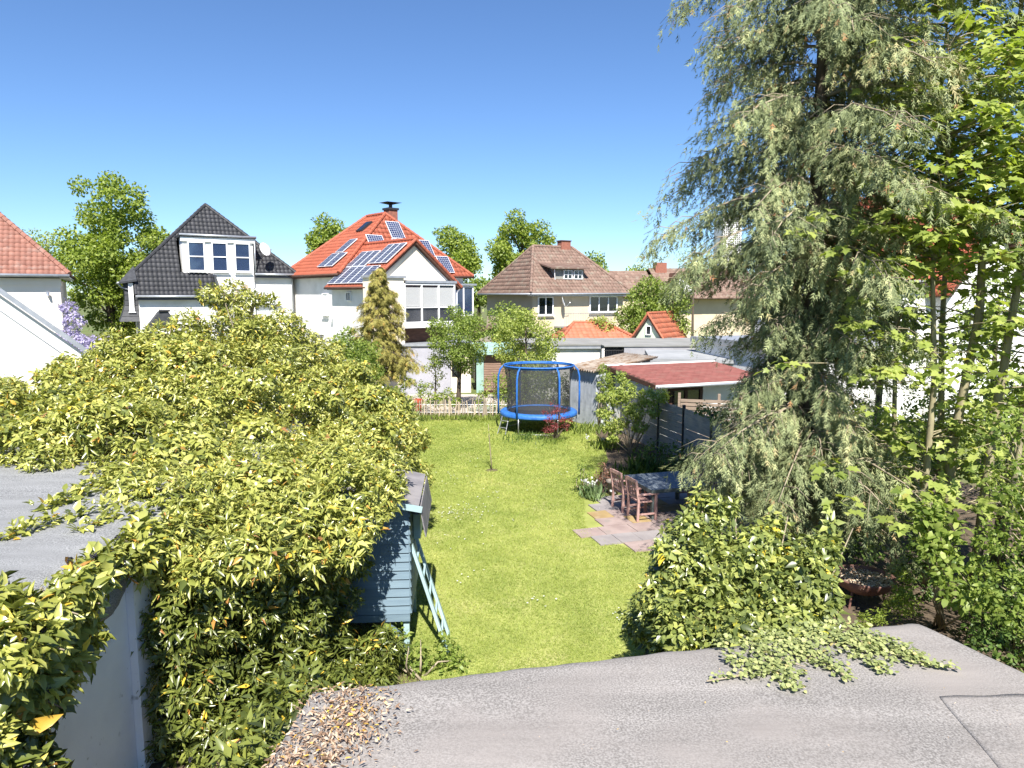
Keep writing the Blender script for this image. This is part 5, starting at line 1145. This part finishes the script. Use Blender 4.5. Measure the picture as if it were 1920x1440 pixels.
leaves('dry_leaves', LP - np.array([0, 0, 2.6]), unit(rnd_dirs(rng, n) * np.array([1, 1, .4])), unit(np.array([0, 0, 1.]) + rng.normal(0, .5, (n, 3))), Ls, Ls * rng.uniform(.25, .5, n), rng.uniform(0, 1, n), T_IVY, LITTER, lt, 250)

# ================================================================= the big conifer
def conifer(name, label, base, Ht, Lmax, nb, nsec, m, barkm, seed, kite, cat_='tree', droop=.55, hang=.24, tr=.19, h0=.5, limb=True, dens=1.0, tip=0.0, rise=.30, lop=0.0, wk=.34, tmpl=T_NEEDLE, extra=()):
    rg = np.random.default_rng(seed); t = thing(name, label, cat_, base)
    MB().tube([(0, 0, 0), (.02, .02, Ht * .3), (-.03, 0, Ht * .65), (0, 0, Ht)], [tr * 1.2, tr * .85, tr * .5, tr * .1], 12).build('trunk', barkm, t, True)
    lb = MB(); P = []; D = []; Nn = []; VV = []; K = []
    for i in range(nb + len(extra)):
        f = min(1, (i + rg.uniform(0, 1)) / nb); h = h0 + (Ht - h0 - .1) * f ** 1.08; az = i * 2.39996 + rg.normal(0, .3); L = Lmax(h) * rg.uniform(.42, 1.12) * (1 - lop * max(0.0, math.cos(az)))
        if i >= nb: h, az, L = extra[i - nb]
        out = np.array([math.cos(az), math.sin(az), 0]); side = np.array([-out[1], out[0], 0]); bv = rg.normal(0, .10); bend = rg.normal(0, .2)
        pos = lambda q: np.array([0, 0, h]) + out * L * q + side * bend * L * q * q + np.array([0, 0, rise * L * q - droop * L * q * q])
        if limb: lb.tube([pos(q) for q in (0, .25, .5, .75, 1.0)], [.035 * L / 2.5 + .012, .026, .019, .012, .005], 5)
        for j in range(nsec):
            q = rg.uniform(.08, 1) ** .85; sg = rg.choice([-1, 1]); ls = rg.uniform(.35, .95) * (.32 + .38 * (1 - q)) * min(L, 2.6) * .62 + .12
            d0 = unit(out * rg.uniform(.35, .9) + side * sg * rg.uniform(.2, 1) + np.array([0, 0, rg.uniform(-.25, .15)])); p0 = pos(q)
            if limb and rg.uniform() < .35: lb.tube([p0, p0 + d0 * ls * .5 + np.array([0, 0, .02]), p0 + d0 * ls - np.array([0, 0, .25 * ls])], [.009, .006, .003], 4)
            ns = max(4, int(ls / .055 * dens)); sv = bv + rg.normal(0, .07)
            for w_ in np.linspace(.08, 1, ns):
                c = p0 + d0 * ls * w_ - np.array([0, 0, .38 * ls * w_ * w_]); hl = hang * rg.uniform(.35, 1.25) * (1.15 - .5 * w_)
                kk = 3 if hl > hang * .5 else 2
                for z_ in range(kk):
                    P.append(c - np.array([0, 0, hl * z_ / kk]) + rg.normal(0, .022, 3)); D.append(unit(np.array([0, 0, -1.0]) + d0 * rg.uniform(.0, .9) + rg.normal(0, .33, 3))); VV.append(.52 + sv + rg.normal(0, .13)); K.append(kite * rg.uniform(.65, 1.3)); Nn.append(d0 + np.array([0, 0, .6]) + rg.normal(0, .5, 3))
    if limb: lb.build('limbs', TWIG if seed < 100 else barkm, t, True, 'stuff')
    P, D, Nn, VV, K = (np.array(q) for q in (P, D, Nn, VV, K)); VV = np.clip(VV, 0, .93); dead = rg.uniform(0, 1, len(VV)) < .025; VV[dead] = rg.uniform(.95, 1, dead.sum())
    leaves('needle_sprays', P, D, unit(Nn), K, K * wk, VV, tmpl, m, t)
    return t
conifer('conifer', 'tall shaggy grey green conifer with drooping branches', (5.45, 13.0, 0), 14.6, lambda h: float(np.interp(h, [0, 1.3, 2.2, 2.9, 3.4, 4.6, 5.4, 7.4, 8.5, 10, 11.5, 13.4, 14.6], [1.5, 1.7, 2.0, 1.75, 1.45, 1.5, 2.1, 2.75, 2.6, 2.35, 2.2, 1.0, .2])), 205, 30, CONI, BARK, 7, .165, h0=1.4, hang=.50, dens=.82, lop=.0, extra=((3.0, 3.45, 2.45), (3.2, 3.9, 2.4), (2.6, 4.3, 2.3), (2.3, 4.9, 2.2), (2.4, 5.5, 2.4)), wk=.55, tmpl=T_FROND)
# ================================================================= the multi-stemmed maple
rng = np.random.default_rng(41)
MT = thing('maple_tree', 'bright green maple with several slim stems at the right edge', 'tree', (8.1, 12.7, 0)); om = np.array([8.1, 12.7, 0])
stems = []
for bx, by, tx, ty, tz, r in ((-.5, -.2, -1.0, -.6, 9.5, .10), (.0, .1, .35, -.3, 12.5, .14), (.35, -.25, 1.1, -.5, 12.0, .13), (.9, .1, 2.2, -.2, 12.5, .12), (1.25, -.3, 2.9, -.9, 10.5, .10), (.1, .5, -.2, .9, 11.5, .10), (-.85, .25, -1.5, .1, 8.0, .085), (.6, -.5, .7, -1.4, 8.5, .08)):
    q = [np.array([bx, by, 0])]
    for f in (.2, .4, .6, .8, 1): q.append(np.array([bx + (tx - bx) * f ** 1.2, by + (ty - by) * f ** 1.2, tz * f]) + np.r_[rng.normal(0, .07, 2), 0])
    r *= .72; stems.append(q); MB().tube([tuple(p) for p in q], [r, r * .85, r * .7, r * .5, r * .33, r * .1], 8).build('stem', BARKG, MT, True)
tw = MB(); LPm = []; 
def cluster(c, k, spread, n_up):
    a = rng.uniform(0, 6.28, k) ; rr_ = spread * np.sqrt(rng.uniform(0.02, 1, k))
    return [(c + np.array([rr_[i] * math.cos(a[i]), rr_[i] * math.sin(a[i]), rng.normal(0, .05) - .22 * rr_[i]]), np.array([math.cos(a[i]), math.sin(a[i]), rng.uniform(-.75, -.05)]), n_up + rng.normal(0, .28, 3)) for i in range(k)]
for q in stems:
    for j in range(175):
        f = rng.uniform(.10, 1.0) ** .8 * 5; k_ = min(int(f), 4); p = q[k_] * (1 - (f - k_)) + q[k_ + 1] * (f - k_)
        if 2.2 < p[2] < 5.8 and rng.uniform() < .74: continue
        if p[2] < 2.4 and rng.uniform() < .35: continue
        a = rng.uniform(0, 6.28); L = rng.uniform(.35, 1.25) * (1.15 if p[2] > 5 else .95); L *= 1.0 if p[2] < 9 else .75
        d = np.array([math.cos(a), math.sin(a), rng.uniform(.1, .55)]); e = p + d * L - np.array([0, 0, .12 * L])
        tw.tube([tuple(p), tuple(p + d * L * .55), tuple(e)], [.018, .011, .004], 4)
        LPm += cluster(e, int(rng.integers(8, 16)), rng.uniform(.22, .42), np.array([d[0] * .35, d[1] * .35 - .25, 1]))
        if rng.uniform() < .55: LPm += cluster(p + d * L * .55 + rng.normal(0, .12, 3), 7, .24, np.array([0, -.25, 1]))
for px, py, Y, k in ((1470, 680, 11.0, 10), (1600, 600, 11.5, 14), (1640, 560, 11.6, 12), (1560, 870, 11.2, 8), (1700, 420, 11.5, 16), (1650, 500, 11.6, 14), (1740, 360, 11.6, 14), (1690, 300, 11.7, 16), (1760, 200, 11.6, 14), (1800, 100, 11.8, 14), (1780, 690, 10.8, 16), (1820, 660, 10.9, 12), (1720, 920, 10.6, 16), (1760, 900, 10.6, 14), (1740, 960, 10.5, 12), (1700, 970, 10.4, 14), (1760, 1000, 10.3, 10), (1580, 940, 10.8, 8), (1630, 690, 11.2, 12), (1850, 30, 11.8, 14), (1900, 130, 11.6, 16), (1880, 300, 11.5, 16), (1860, 400, 11.4, 14), (1640, 420, 11.3, 14), (1720, 240, 11.3, 16), (1780, 300, 11.0, 18), (1830, 200, 11.0, 18), (1870, 80, 11.2, 18), (1820, 20, 11.2, 16), (1700, 360, 11.2, 16), (1760, 440, 11.0, 16), (1800, 380, 10.8, 18), (1900, 220, 11, 18), (1910, 380, 10.8, 18), (1880, 470, 10.8, 14), (1680, 480, 11.3, 14), (1500, 430, 11.2, 8), (1560, 400, 11.2, 8), (1640, 330, 11.6, 14), (1680, 400, 11.5, 14), (1720, 500, 11.6, 14), (1660, 620, 11.5, 14), (1700, 580, 11.6, 12), (1620, 500, 11.4, 12), (1740, 640, 11.6, 12), (1690, 690, 11.4, 14), (1650, 760, 11.2, 12), (1840, 560, 11.5, 12), (1900, 600, 11.2, 14), (1880, 700, 11, 14), (1590, 460, 11.3, 8), (1730, 160, 11.5, 14), (1700, 200, 11.6, 10)):
    LPm += cluster(at(px, py, Y) - om, k + 6, .32, np.array([0, -.4, 1]))
    p = at(px, py, Y) - om; s_ = stems[int(np.argmin([abs(q[3][0] - p[0]) for q in stems]))]; z_ = np.clip((p[2] - .4) / s_[5][2] * 5, 0, 4.9); b0 = s_[int(z_)] * (1 - z_ % 1) + s_[int(z_) + 1] * (z_ % 1)
    tw.tube([tuple(b0), tuple((b0 + p) / 2 + np.array([0, 0, .1])), tuple(p)], [.016, .011, .004], 4)
tw.build('twigs', BARKG, MT, True, 'stuff')
P = np.array([q[0] for q in LPm]); D = unit(np.array([q[1] for q in LPm])); Nn = unit(np.array([q[2] for q in LPm])); n = len(P)
Ls = rng.uniform(.10, .19, n); leaves('foliage', P, D, Nn, Ls, Ls * 1.0, np.clip(rng.normal(.5, .2, n), 0, .97), T_MAPLE, MAPLE, MT, 300)
# ================================================================= trees round the houses
rng = np.random.default_rng(51)
def tr(name, label, px, py_top, py_bot, Y, wpx, nl, lr, dens, leaf, m, seed, tr_=.2, group='trees beyond the gardens', bark=BARK, gb=0.0, sq=.8, hollow=.35):
    top = at(px, py_top, Y); bot = at(px, py_bot, Y); rx = wpx / 2 / FPX * Y; cz = (top[2] + bot[2]) / 2; rz = (top[2] - bot[2]) / 2
    return leafy_tree(name, label, (top[0], Y, gb), (top[0], Y, top[2] - rz * .35), (top[0], Y, cz, rx, rx, rz), np.random.default_rng(seed), nl, lr, dens, leaf, m, bark, 'tree', group, tr_, squash=sq, hollow=hollow)
tr('lime_tree', 'tall full lime tree left of the black roofed house', 205, 312, 640, 46, 205, 130, .72, 24, .22, LIME, 1, .28, hollow=.1)
tr('bare_tree', 'thin pale half leafed tree behind the left red roof', 85, 425, 560, 55, 95, 26, .8, 9, .2, PALEG, 2, .15)
tr('green_tree', 'round tree just left of the orange roof', 618, 402, 520, 62, 88, 44, .72, 19, .25, LIME, 3, .25)
tr('green_tree', 'tree right behind the orange roof', 845, 420, 560, 64, 115, 50, .8, 19, .25, LIME, 4, .25)
tr('green_tree', 'large round tree behind the brown roofed house', 978, 392, 560, 66, 145, 70, .85, 19, .25, LIME, 5, .3)
tr('green_tree', 'small tree top right of the brown roof ridge', 1117, 474, 540, 66, 45, 10, .8, 17, .28, GREEN, 6, .2)
tr('bare_tree', 'nearly bare spring tree right of the distant brown roof', 1305, 432, 560, 68, 70, 16, .7, 3.5, .2, PALEG, 7, .12)
tr('leafy_tree', 'olive green tree beside the right wall of the cream house', 1215, 508, 640, 47, 95, 30, .62, 30, .17, GREEN, 8, .15)
tr('leafy_tree', 'pale green tree in blossom behind the trampoline', 985, 565, 705, 34.5, 140, 60, .42, 50, .115, PALEG, 9, .07)
tr('leafy_tree', 'dark leafed tree at the left corner of the cream house', 950, 560, 650, 42, 90, 22, .5, 40, .14, GREEN, 10, .1)
tr('fruit_tree', 'round fruit tree with forked trunk behind the picket fence', 857, 566, 705, 32.6, 112, 60, .34, 80, .10, GREEN, 12, .10, None)
tr('leafy_shrub_tree', 'dense green bushy tree between ivy and white house', 655, 612, 760, 27, 125, 55, .36, 75, .10, GREEN, 13, .07, None)
tr('young_tree', 'slim birch like sapling by the white wall behind the fence', 815, 650, 770, 33.5, 44, 15, .25, 45, .10, PALEG, 14, .04, None)
tr('shrub_tree', 'yellow green young tree at the left of the trampoline', 925, 690, 770, 31.4, 40, 12, .2, 45, .09, PALEG, 15, .03, None)
tr('shrub_tree', 'light green shrub between pavilion and cream house', 1120, 588, 650, 44, 60, 14, .5, 34, .14, PALEG, 16, .06, None)
tr('green_tree', 'dark shrubbery behind the white house at the right', 1560, 480, 700, 22, 120, 26, .5, 30, .13, GREEN, 18, .1, None)
tr('leafy_tree', 'olive tree crown between the mint gable and the big conifer', 1262, 525, 640, 45, 85, 26, .6, 30, .17, GREEN, 19, .12)
tr('leafy_tree', 'lower olive bush beside the right corner of the cream house', 1185, 560, 645, 45.5, 60, 18, .5, 30, .16, GREEN, 20, .1, None)
tr('green_tree', 'leafy tree between conifer and maple in front of the white house', 1665, 400, 760, 19.5, 130, 40, .42, 34, .13, GREEN, 21, .1, None)
tr('green_tree', 'leafy tree behind the maple stems at the right', 1880, 480, 800, 20, 150, 34, .42, 26, .13, GREEN, 22, .1, None)
shade = leafy_tree('shade_tree', 'broad leafy tree out of view past the right edge, added to cast shade', (9.6, 5.2, 0), (9.6, 5.2, 6.5), (9.6, 5.4, 6.2, 2.1, 2.0, 2.9), np.random.default_rng(90), 44, .62, 16, .17, GREEN, BARK, 'tree', None, .2)  # unseen tree, added to shade the lower right corner
conifer('golden_conifer', 'golden yellow conifer in front of the white house', tuple(np.array([at(715, 700, 33)[0], 33, 0])), 6.75, lambda h: float(np.interp(h, [0, 1.6, 2.2, 3.6, 4.3, 5.4, 6.75], [.5, 1.8, 2.2, 1.6, 1.15, .75, .1])), 80, 18, GOLD, BARK, 101, .22, hang=.25, wk=.6, tmpl=T_FROND, dens=.8, tr=.12, h0=1.7, droop=.35, rise=.25)
for i, (px_, w_) in enumerate(((20, 120), (330, 90), (540, 80), (700, 100), (895, 60), (1190, 90), (1290, 70), (1420, 120), (1560, 120), (1700, 140), (1850, 140))):
    tr('distant_tree', ['far tree line behind the left houses', 'far tree between black and orange roofs', 'far tree left of the orange roof', 'far tree hidden behind the orange house', 'far tree in the gap left of the brown roof', 'far tree above the distant brown roof', 'far tree at the end of the distant row', 'far tree behind the big conifer', 'far tree behind the conifer trunk', 'far tree behind the maple', 'far tree at the right edge'][i], px_, 505 + (i * 37) % 22, 575, 92, w_, 16, 1.6, 7, .42, GREEN, 300 + i, .3)
# wisteria and low shrubs behind the ivy
def lump_px(lst): return [(*at(a, b, Y), r, r, r * .85) for a, b, Y, r in lst]
shrub('wisteria', 'mauve wisteria in bloom beside the pale house', (at(135, 640, 34)[0], 34, 0), lump_px([(128, 575, 34, .4), (138, 600, 34, .5), (130, 625, 34, .5), (150, 640, 33, .5), (180, 640, 33, .4), (205, 640, 33, .4), (165, 655, 32, .5)]), rng, 26, .16, WIST, TWIG, 'wisteria', None, T_DIA, .5, 5, .1, droop=.9)
shrub('grey_shrub', 'dry pinkish twiggy shrub below the white house wall', (at(570, 650, 24)[0], 24, 0), lump_px([(565, 650, 24, .35), (590, 668, 24, .35), (560, 680, 23.5, .4), (620, 700, 23, .4), (600, 720, 22.5, .4)]), rng, 26, .07, leafmat('dry_pink_leaf', [(0, (.14, .12, .07)), (1, (.30, .24, .18))]), TWIG)
shrub('laurel', 'dark green rounded bush beside the left end of the picket fence', (-4.4, 28.6, 0), [(-4.5, 28.4, .5, .6, .6, .5), (-4.9, 28.9, .9, .6, .6, .6), (-4.2, 29.2, .5, .5, .5, .45), (-5.3, 28.2, 1.2, .7, .7, .7), (-5.0, 27.0, 1.0, .8, .8, .8)], rng, 40, .08, DGREEN, TWIG)
shrub('garden_shrub', 'bright green low shrubs behind the picket fence', (-3.1, 31.6, 0), lump_px([(742, 735, 31.8, .4), (760, 715, 32, .36), (735, 752, 31.4, .4), (790, 725, 32, .3), (840, 738, 31.8, .3), (905, 738, 31.8, .25), (800, 745, 31.6, .38), (825, 748, 31.7, .35), (780, 752, 31.4, .35), (850, 752, 31.6, .3), (900, 755, 31.4, .25)]), rng, 55, .09, LIME, TWIG)
shrub('lavender', 'silver grey herbs behind the picket fence right of the trunk', (-1.2, 31, 0), lump_px([(905, 765, 31, .25), (925, 762, 31, .25), (940, 768, 31, .25), (885, 768, 31, .2)]), rng, 60, .09, leafmat('silver_leaf', [(0, (.14, .17, .13)), (1, (.30, .34, .30))]), None, 'herbs')
shrub('hedge_shrub', 'dark green hedge plants right behind the trampoline', (1.4, 31.3, 0), [(x_, 31.2 + .3 * math.sin(x_ * 5), z_, .42, .38, .4) for x_ in np.arange(-.4, 3.0, .42) for z_ in (.4, 1.0, 1.55)], rng, 42, .09, GREEN, TWIG, 'hedge')
def tuft(name, label, x, y, n, h, spread, m, seed, cat_='plant', wid=.02, flowers=0):
    r_ = np.random.default_rng(seed); t = thing(name, label, cat_, (x, y, 0)); P = np.c_[r_.normal(0, spread, (n, 2)), np.full(n, .01)]
    D = unit(np.c_[r_.normal(0, .42, (n, 2)), np.ones(n)]); Ls = h * r_.uniform(.5, 1.15, n)
    leaves('blades', P, D, unit(np.c_[r_.normal(0, 1, (n, 2)), np.zeros(n)]), Ls, np.full(n, wid) * r_.uniform(.7, 1.4, n), np.clip(r_.normal(.5, .2, n), 0, 1), T_IVY, m, t)
    if flowers:
        c = np.repeat(P[:flowers] + D[:flowers] * (h * 1.0), 9, 0) + r_.normal(0, .03, (flowers * 9, 3)); k = len(c)
        leaves('blooms', c, rnd_dirs(r_, k), rnd_dirs(r_, k), np.full(k, .07), np.full(k, .06), r_.uniform(0, 1, k), T_OVAL, WHITEP, t)
    return t
for i, (x, y) in enumerate(zip(np.linspace(-4.3, 2.2, 14), 30.15 + np.random.default_rng(3).normal(0, .12, 14))):
    tuft('border_grass', ['tall loose grass along the picket fence', ][0], float(x), float(y), 90, .27, .22, GREEN if i % 3 else PALEG, 200 + i, 'grass', .03)['group'] = 'grass tufts along the picket fence'
tuft('iris', 'white flowering iris clump at the edge of the patio', 2.12, 18.15, 110, .45, .14, leafmat('iris_leaf', [(0, (.09, .14, .06)), (1, (.22, .29, .14))]), 61, 'iris', .03, 5)
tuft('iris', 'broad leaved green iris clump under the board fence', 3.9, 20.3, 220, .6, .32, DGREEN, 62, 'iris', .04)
tuft('daylily', 'dark strap leaved clump between fence and table', 3.5, 19.5, 200, .5, .32, DGREEN, 63, 'plant', .04)
tuft('iris', 'pale iris leaves at the foot of the rose tree', 3.25, 24.3, 130, .42, .28, PALEG, 64, 'iris', .03, 3)
tuft('border_plant', 'tall grassy border plants by the grey shed', 3.0, 27.3, 160, .4, .4, GREEN, 65, 'plant', .03)
shrub('rose_tree', 'pale flowering rose tree with bare forked trunk before the fence', (4.0, 23.4, 0), lump_px([(1150, 745, 23.6, .34), (1175, 735, 23.5, .36), (1135, 775, 23.6, .28), (1190, 770, 23.3, .36), (1215, 745, 23.2, .34), (1240, 742, 23.2, .28), (1160, 795, 23.4, .30), (1200, 800, 23.2, .26), (1140, 800, 23.6, .22), (1165, 710, 23.7, .22), (1225, 770, 23.0, .24), (1150, 820, 23.4, .2), (1130, 745, 23.8, .2)]), rng, 120, .085, PALEG, TWIG, 'rose', None, T_OVAL, .6, 5, .4, 0, 13)
mt = bpy.data.objects['rose_tree']; MB().tube([(0, 0, 0), (-.05, 0, .5), (-.25, 0, 1.1)], [.05, .045, .02], 8).tube([(-.03, 0, .35), (.12, 0, .8), (.3, 0, 1.3)], [.04, .03, .015], 8).build('trunk', TWIG, mt, True)
shrub('climber', 'bright yellow green climber on the corner of the grey shed', (3.45, 28.0, 0), lump_px([(1130, 690, 27.9, .22), (1138, 705, 27.8, .25), (1132, 722, 27.8, .25), (1145, 730, 27.6, .25), (1128, 745, 27.8, .22), (1142, 715, 27.6, .2)]), rng, 75, .08, LIME, TWIG, 'climber')
shrub('red_shrub', 'small dark red leaved shrub in front of the trampoline', (1.56, 25.5, 0), lump_px([(1045, 765, 25.5, .14), (1022, 772, 25.5, .12), (1060, 770, 25.5, .12), (1040, 772, 25.5, .16), (1028, 785, 25.5, .17), (1052, 785, 25.5, .17), (1040, 800, 25.5, .22), (1025, 805, 25.5, .15), (1060, 798, 25.5, .15), (1070, 785, 25.5, .10), (1035, 756, 25.5, .08)]), rng, 120, .055, REDL, BARK, 'shrub', None, T_OVAL, .5, 4, .6, 0, 10)
tuft('base_grass', 'rough grass round the foot of the red shrub', 1.5, 25.4, 120, .22, .2, GREEN, 66, 'grass', .03)
tuft('base_grass', 'rough grass under the trampoline', .6, 26.2, 260, .2, .5, DGREEN, 67, 'grass', .03)
shrub('patio_shrub', 'small fresh green shrub on the lawn corner of the patio', (1.95, 18.75, 0), [(1.92, 18.75, .62, .24, .24, .26), (2.05, 18.8, .4, .2, .2, .2), (1.8, 18.7, .35, .18, .18, .18)], rng, 75, .06, GREEN, TWIG)
shrub('barberry', 'red brown spiky shrub behind the chairs', (2.5, 19.0, 0), [(2.5, 19.0, .5, .22, .22, .3), (2.62, 19.15, .35, .2, .2, .25), (2.38, 18.95, .3, .16, .16, .2), (2.8, 19.4, .3, .2, .2, .2)], rng, 80, .06, leafmat('brown_red_leaf', [(0, (.07, .035, .025)), (1, (.24, .13, .09))]), BARK)
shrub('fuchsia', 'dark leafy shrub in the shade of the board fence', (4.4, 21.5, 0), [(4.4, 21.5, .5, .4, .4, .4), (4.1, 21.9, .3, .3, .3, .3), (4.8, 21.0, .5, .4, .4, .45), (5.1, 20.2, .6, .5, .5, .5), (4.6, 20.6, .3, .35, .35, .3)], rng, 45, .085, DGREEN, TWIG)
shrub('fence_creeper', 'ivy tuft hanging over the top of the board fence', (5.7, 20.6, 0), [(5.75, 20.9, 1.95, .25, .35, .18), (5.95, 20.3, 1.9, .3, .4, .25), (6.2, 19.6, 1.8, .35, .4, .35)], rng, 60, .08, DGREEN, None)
SP = thing('sapling', 'thin young staked sapling standing in the middle of the lawn', 'sapling', (-.62, 21.2, 0))
MB().tube([(0, 0, 0), (-.03, 0, .5), (-.07, 0, 1.0), (-.10, 0, 1.45)], [.019, .016, .012, .005], 8).build('trunk', TWIG, SP, True)
MB().lathe([(.001, .03), (.12, .024), (.20, .010)], 14).build('mulch', SOIL, SP)
r_ = np.random.default_rng(70); P = np.array([(-.10, 0, 1.40), (-.05, 0, 1.1), (-.12, 0, 1.25), (.02, .03, 1.22), (-.16, .02, 1.12), (-.09, 0, .95), (0, .03, 1.0), (-.1, 0, .5)]); P = np.repeat(P, 5, 0) + r_.normal(0, .05, (40, 3))
leaves('foliage', P, rnd_dirs(r_, 40), rnd_dirs(r_, 40) + [0, 0, 1], np.full(40, .07), np.full(40, .04), r_.uniform(0, 1, 40), T_OVAL, GREEN, SP)
# plants at the foot of the playhouse and under the trees on the right
shrub('nettle', 'leafy weeds round the foot of the playhouse ladder', (-1.3, 9.3, 0), [(-1.75, 9.55, .35, .30, .25, .32), (-1.35, 9.45, .22, .26, .24, .22), (-2.1, 9.5, .25, .3, .3, .25), (-.98, 9.75, .20, .18, .16, .24), (-.85, 9.55, .12, .2, .2, .16), (-1.55, 9.3, .5, .16, .16, .2)], rng, 85, .075, GREEN, TWIG)
und = []
for i in range(60):
    x, y = rng.uniform(5.6, 10.5), rng.uniform(7.4, 13.0)
    if x < 7.1 and 9.2 < y < 12.8: continue
    h = np.interp(x, [5.6, 7, 8.5], [.35, .9, 1.7]) * np.interp(y, [7, 10, 13], [.75, 1.0, 1.0]) * rng.uniform(.5, 1.1); r = rng.uniform(.3, .5)
    und.append((x, y, h, r, r, r)); und.append((x, y, h * .4, r, r, r))
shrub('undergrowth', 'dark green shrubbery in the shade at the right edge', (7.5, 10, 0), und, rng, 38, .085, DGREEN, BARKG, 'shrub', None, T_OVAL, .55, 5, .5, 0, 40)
und = [(x, y, rng.uniform(.3, 2.8), .55, .55, .5) for x, y in zip(rng.uniform(6.6, 13, 46), rng.uniform(14.2, 18, 46))]
shrub('hedge', 'mixed green hedge behind the maple stems', (9, 16, 0), und, rng, 26, .10, GREEN, BARKG, 'hedge', None, T_OVAL, .55, 5, .5, 0, 30)
shrub('philadelphus', 'bright ovate leaved shrub in front of the maple', (6.9, 10.8, 0), lump_px([(1740, 960, 10.2, .22), (1770, 990, 10.0, .25), (1750, 1020, 9.9, .22), (1800, 1050, 9.7, .28), (1775, 1070, 9.6, .22), (1800, 1110, 9.3, .26), (1840, 1120, 9.2, .25)]), rng, 50, .12, GREEN, BARKG, 'shrub', None, T_OVAL, .55, 5, .4, 0, 12)
shrub('edge_shrub', 'tall shrub with small leaves at the right edge of the picture', (8.6, 9.2, 0), lump_px([(1880, 800, 9.8, .35), (1910, 900, 9.5, .4), (1870, 900, 9.8, .3), (1890, 1000, 9.2, .35), (1920, 1050, 9.0, .4), (1880, 1100, 8.8, .35), (1915, 1150, 8.6, .35), (1860, 1010, 9.6, .25), (1930, 780, 9.8, .4)]), rng, 55, .075, GREEN, BARKG, 'shrub', None, T_OVAL, .55, 5, .4, 0, 14)
shrub('fern', 'feathery fresh green plant beside the fire bowl', (6.5, 10.9, 0), lump_px([(1690, 1110, 10.9, .16), (1700, 1080, 10.9, .12), (1680, 1135, 10.7, .2), (1710, 1135, 10.5, .16), (1650, 1155, 10.6, .14), (1620, 1160, 10.6, .12)]), rng, 130, .07, LIME, None, 'fern', None, T_NEEDLE, .3, 6, .5, droop=.5)
# daisies in the lawn
r_ = np.random.default_rng(77); D_ = []
for px, py, n, sp in ((870, 962, 45, .45), (850, 897, 22, .5), (830, 965, 14, .2), (905, 1085, 6, .2), (1010, 1130, 8, .15), (1165, 1155, 10, .2), (905, 925, 20, .8), (850, 1010, 10, .6), (1052, 890, 6, .15), (960, 1000, 6, 1.6), (980, 850, 8, 1.8)):
    c = gnd(px, py); D_ += [c + np.r_[r_.normal(0, sp, 2), .055] for _ in range(n)]
D_ = np.array(D_); n = len(D_); ds = thing('daisies', 'scattered white daisies in the lawn', 'daisies', (0, 0, 0)); 
leaves('blooms', D_, unit(rnd_dirs(r_, n) * [1, 1, .1]), np.tile([[0, 0, 1.]], (n, 1)), np.full(n, .035), np.full(n, .04), r_.uniform(0, 1, n), T_OVAL, WHITEP, ds)
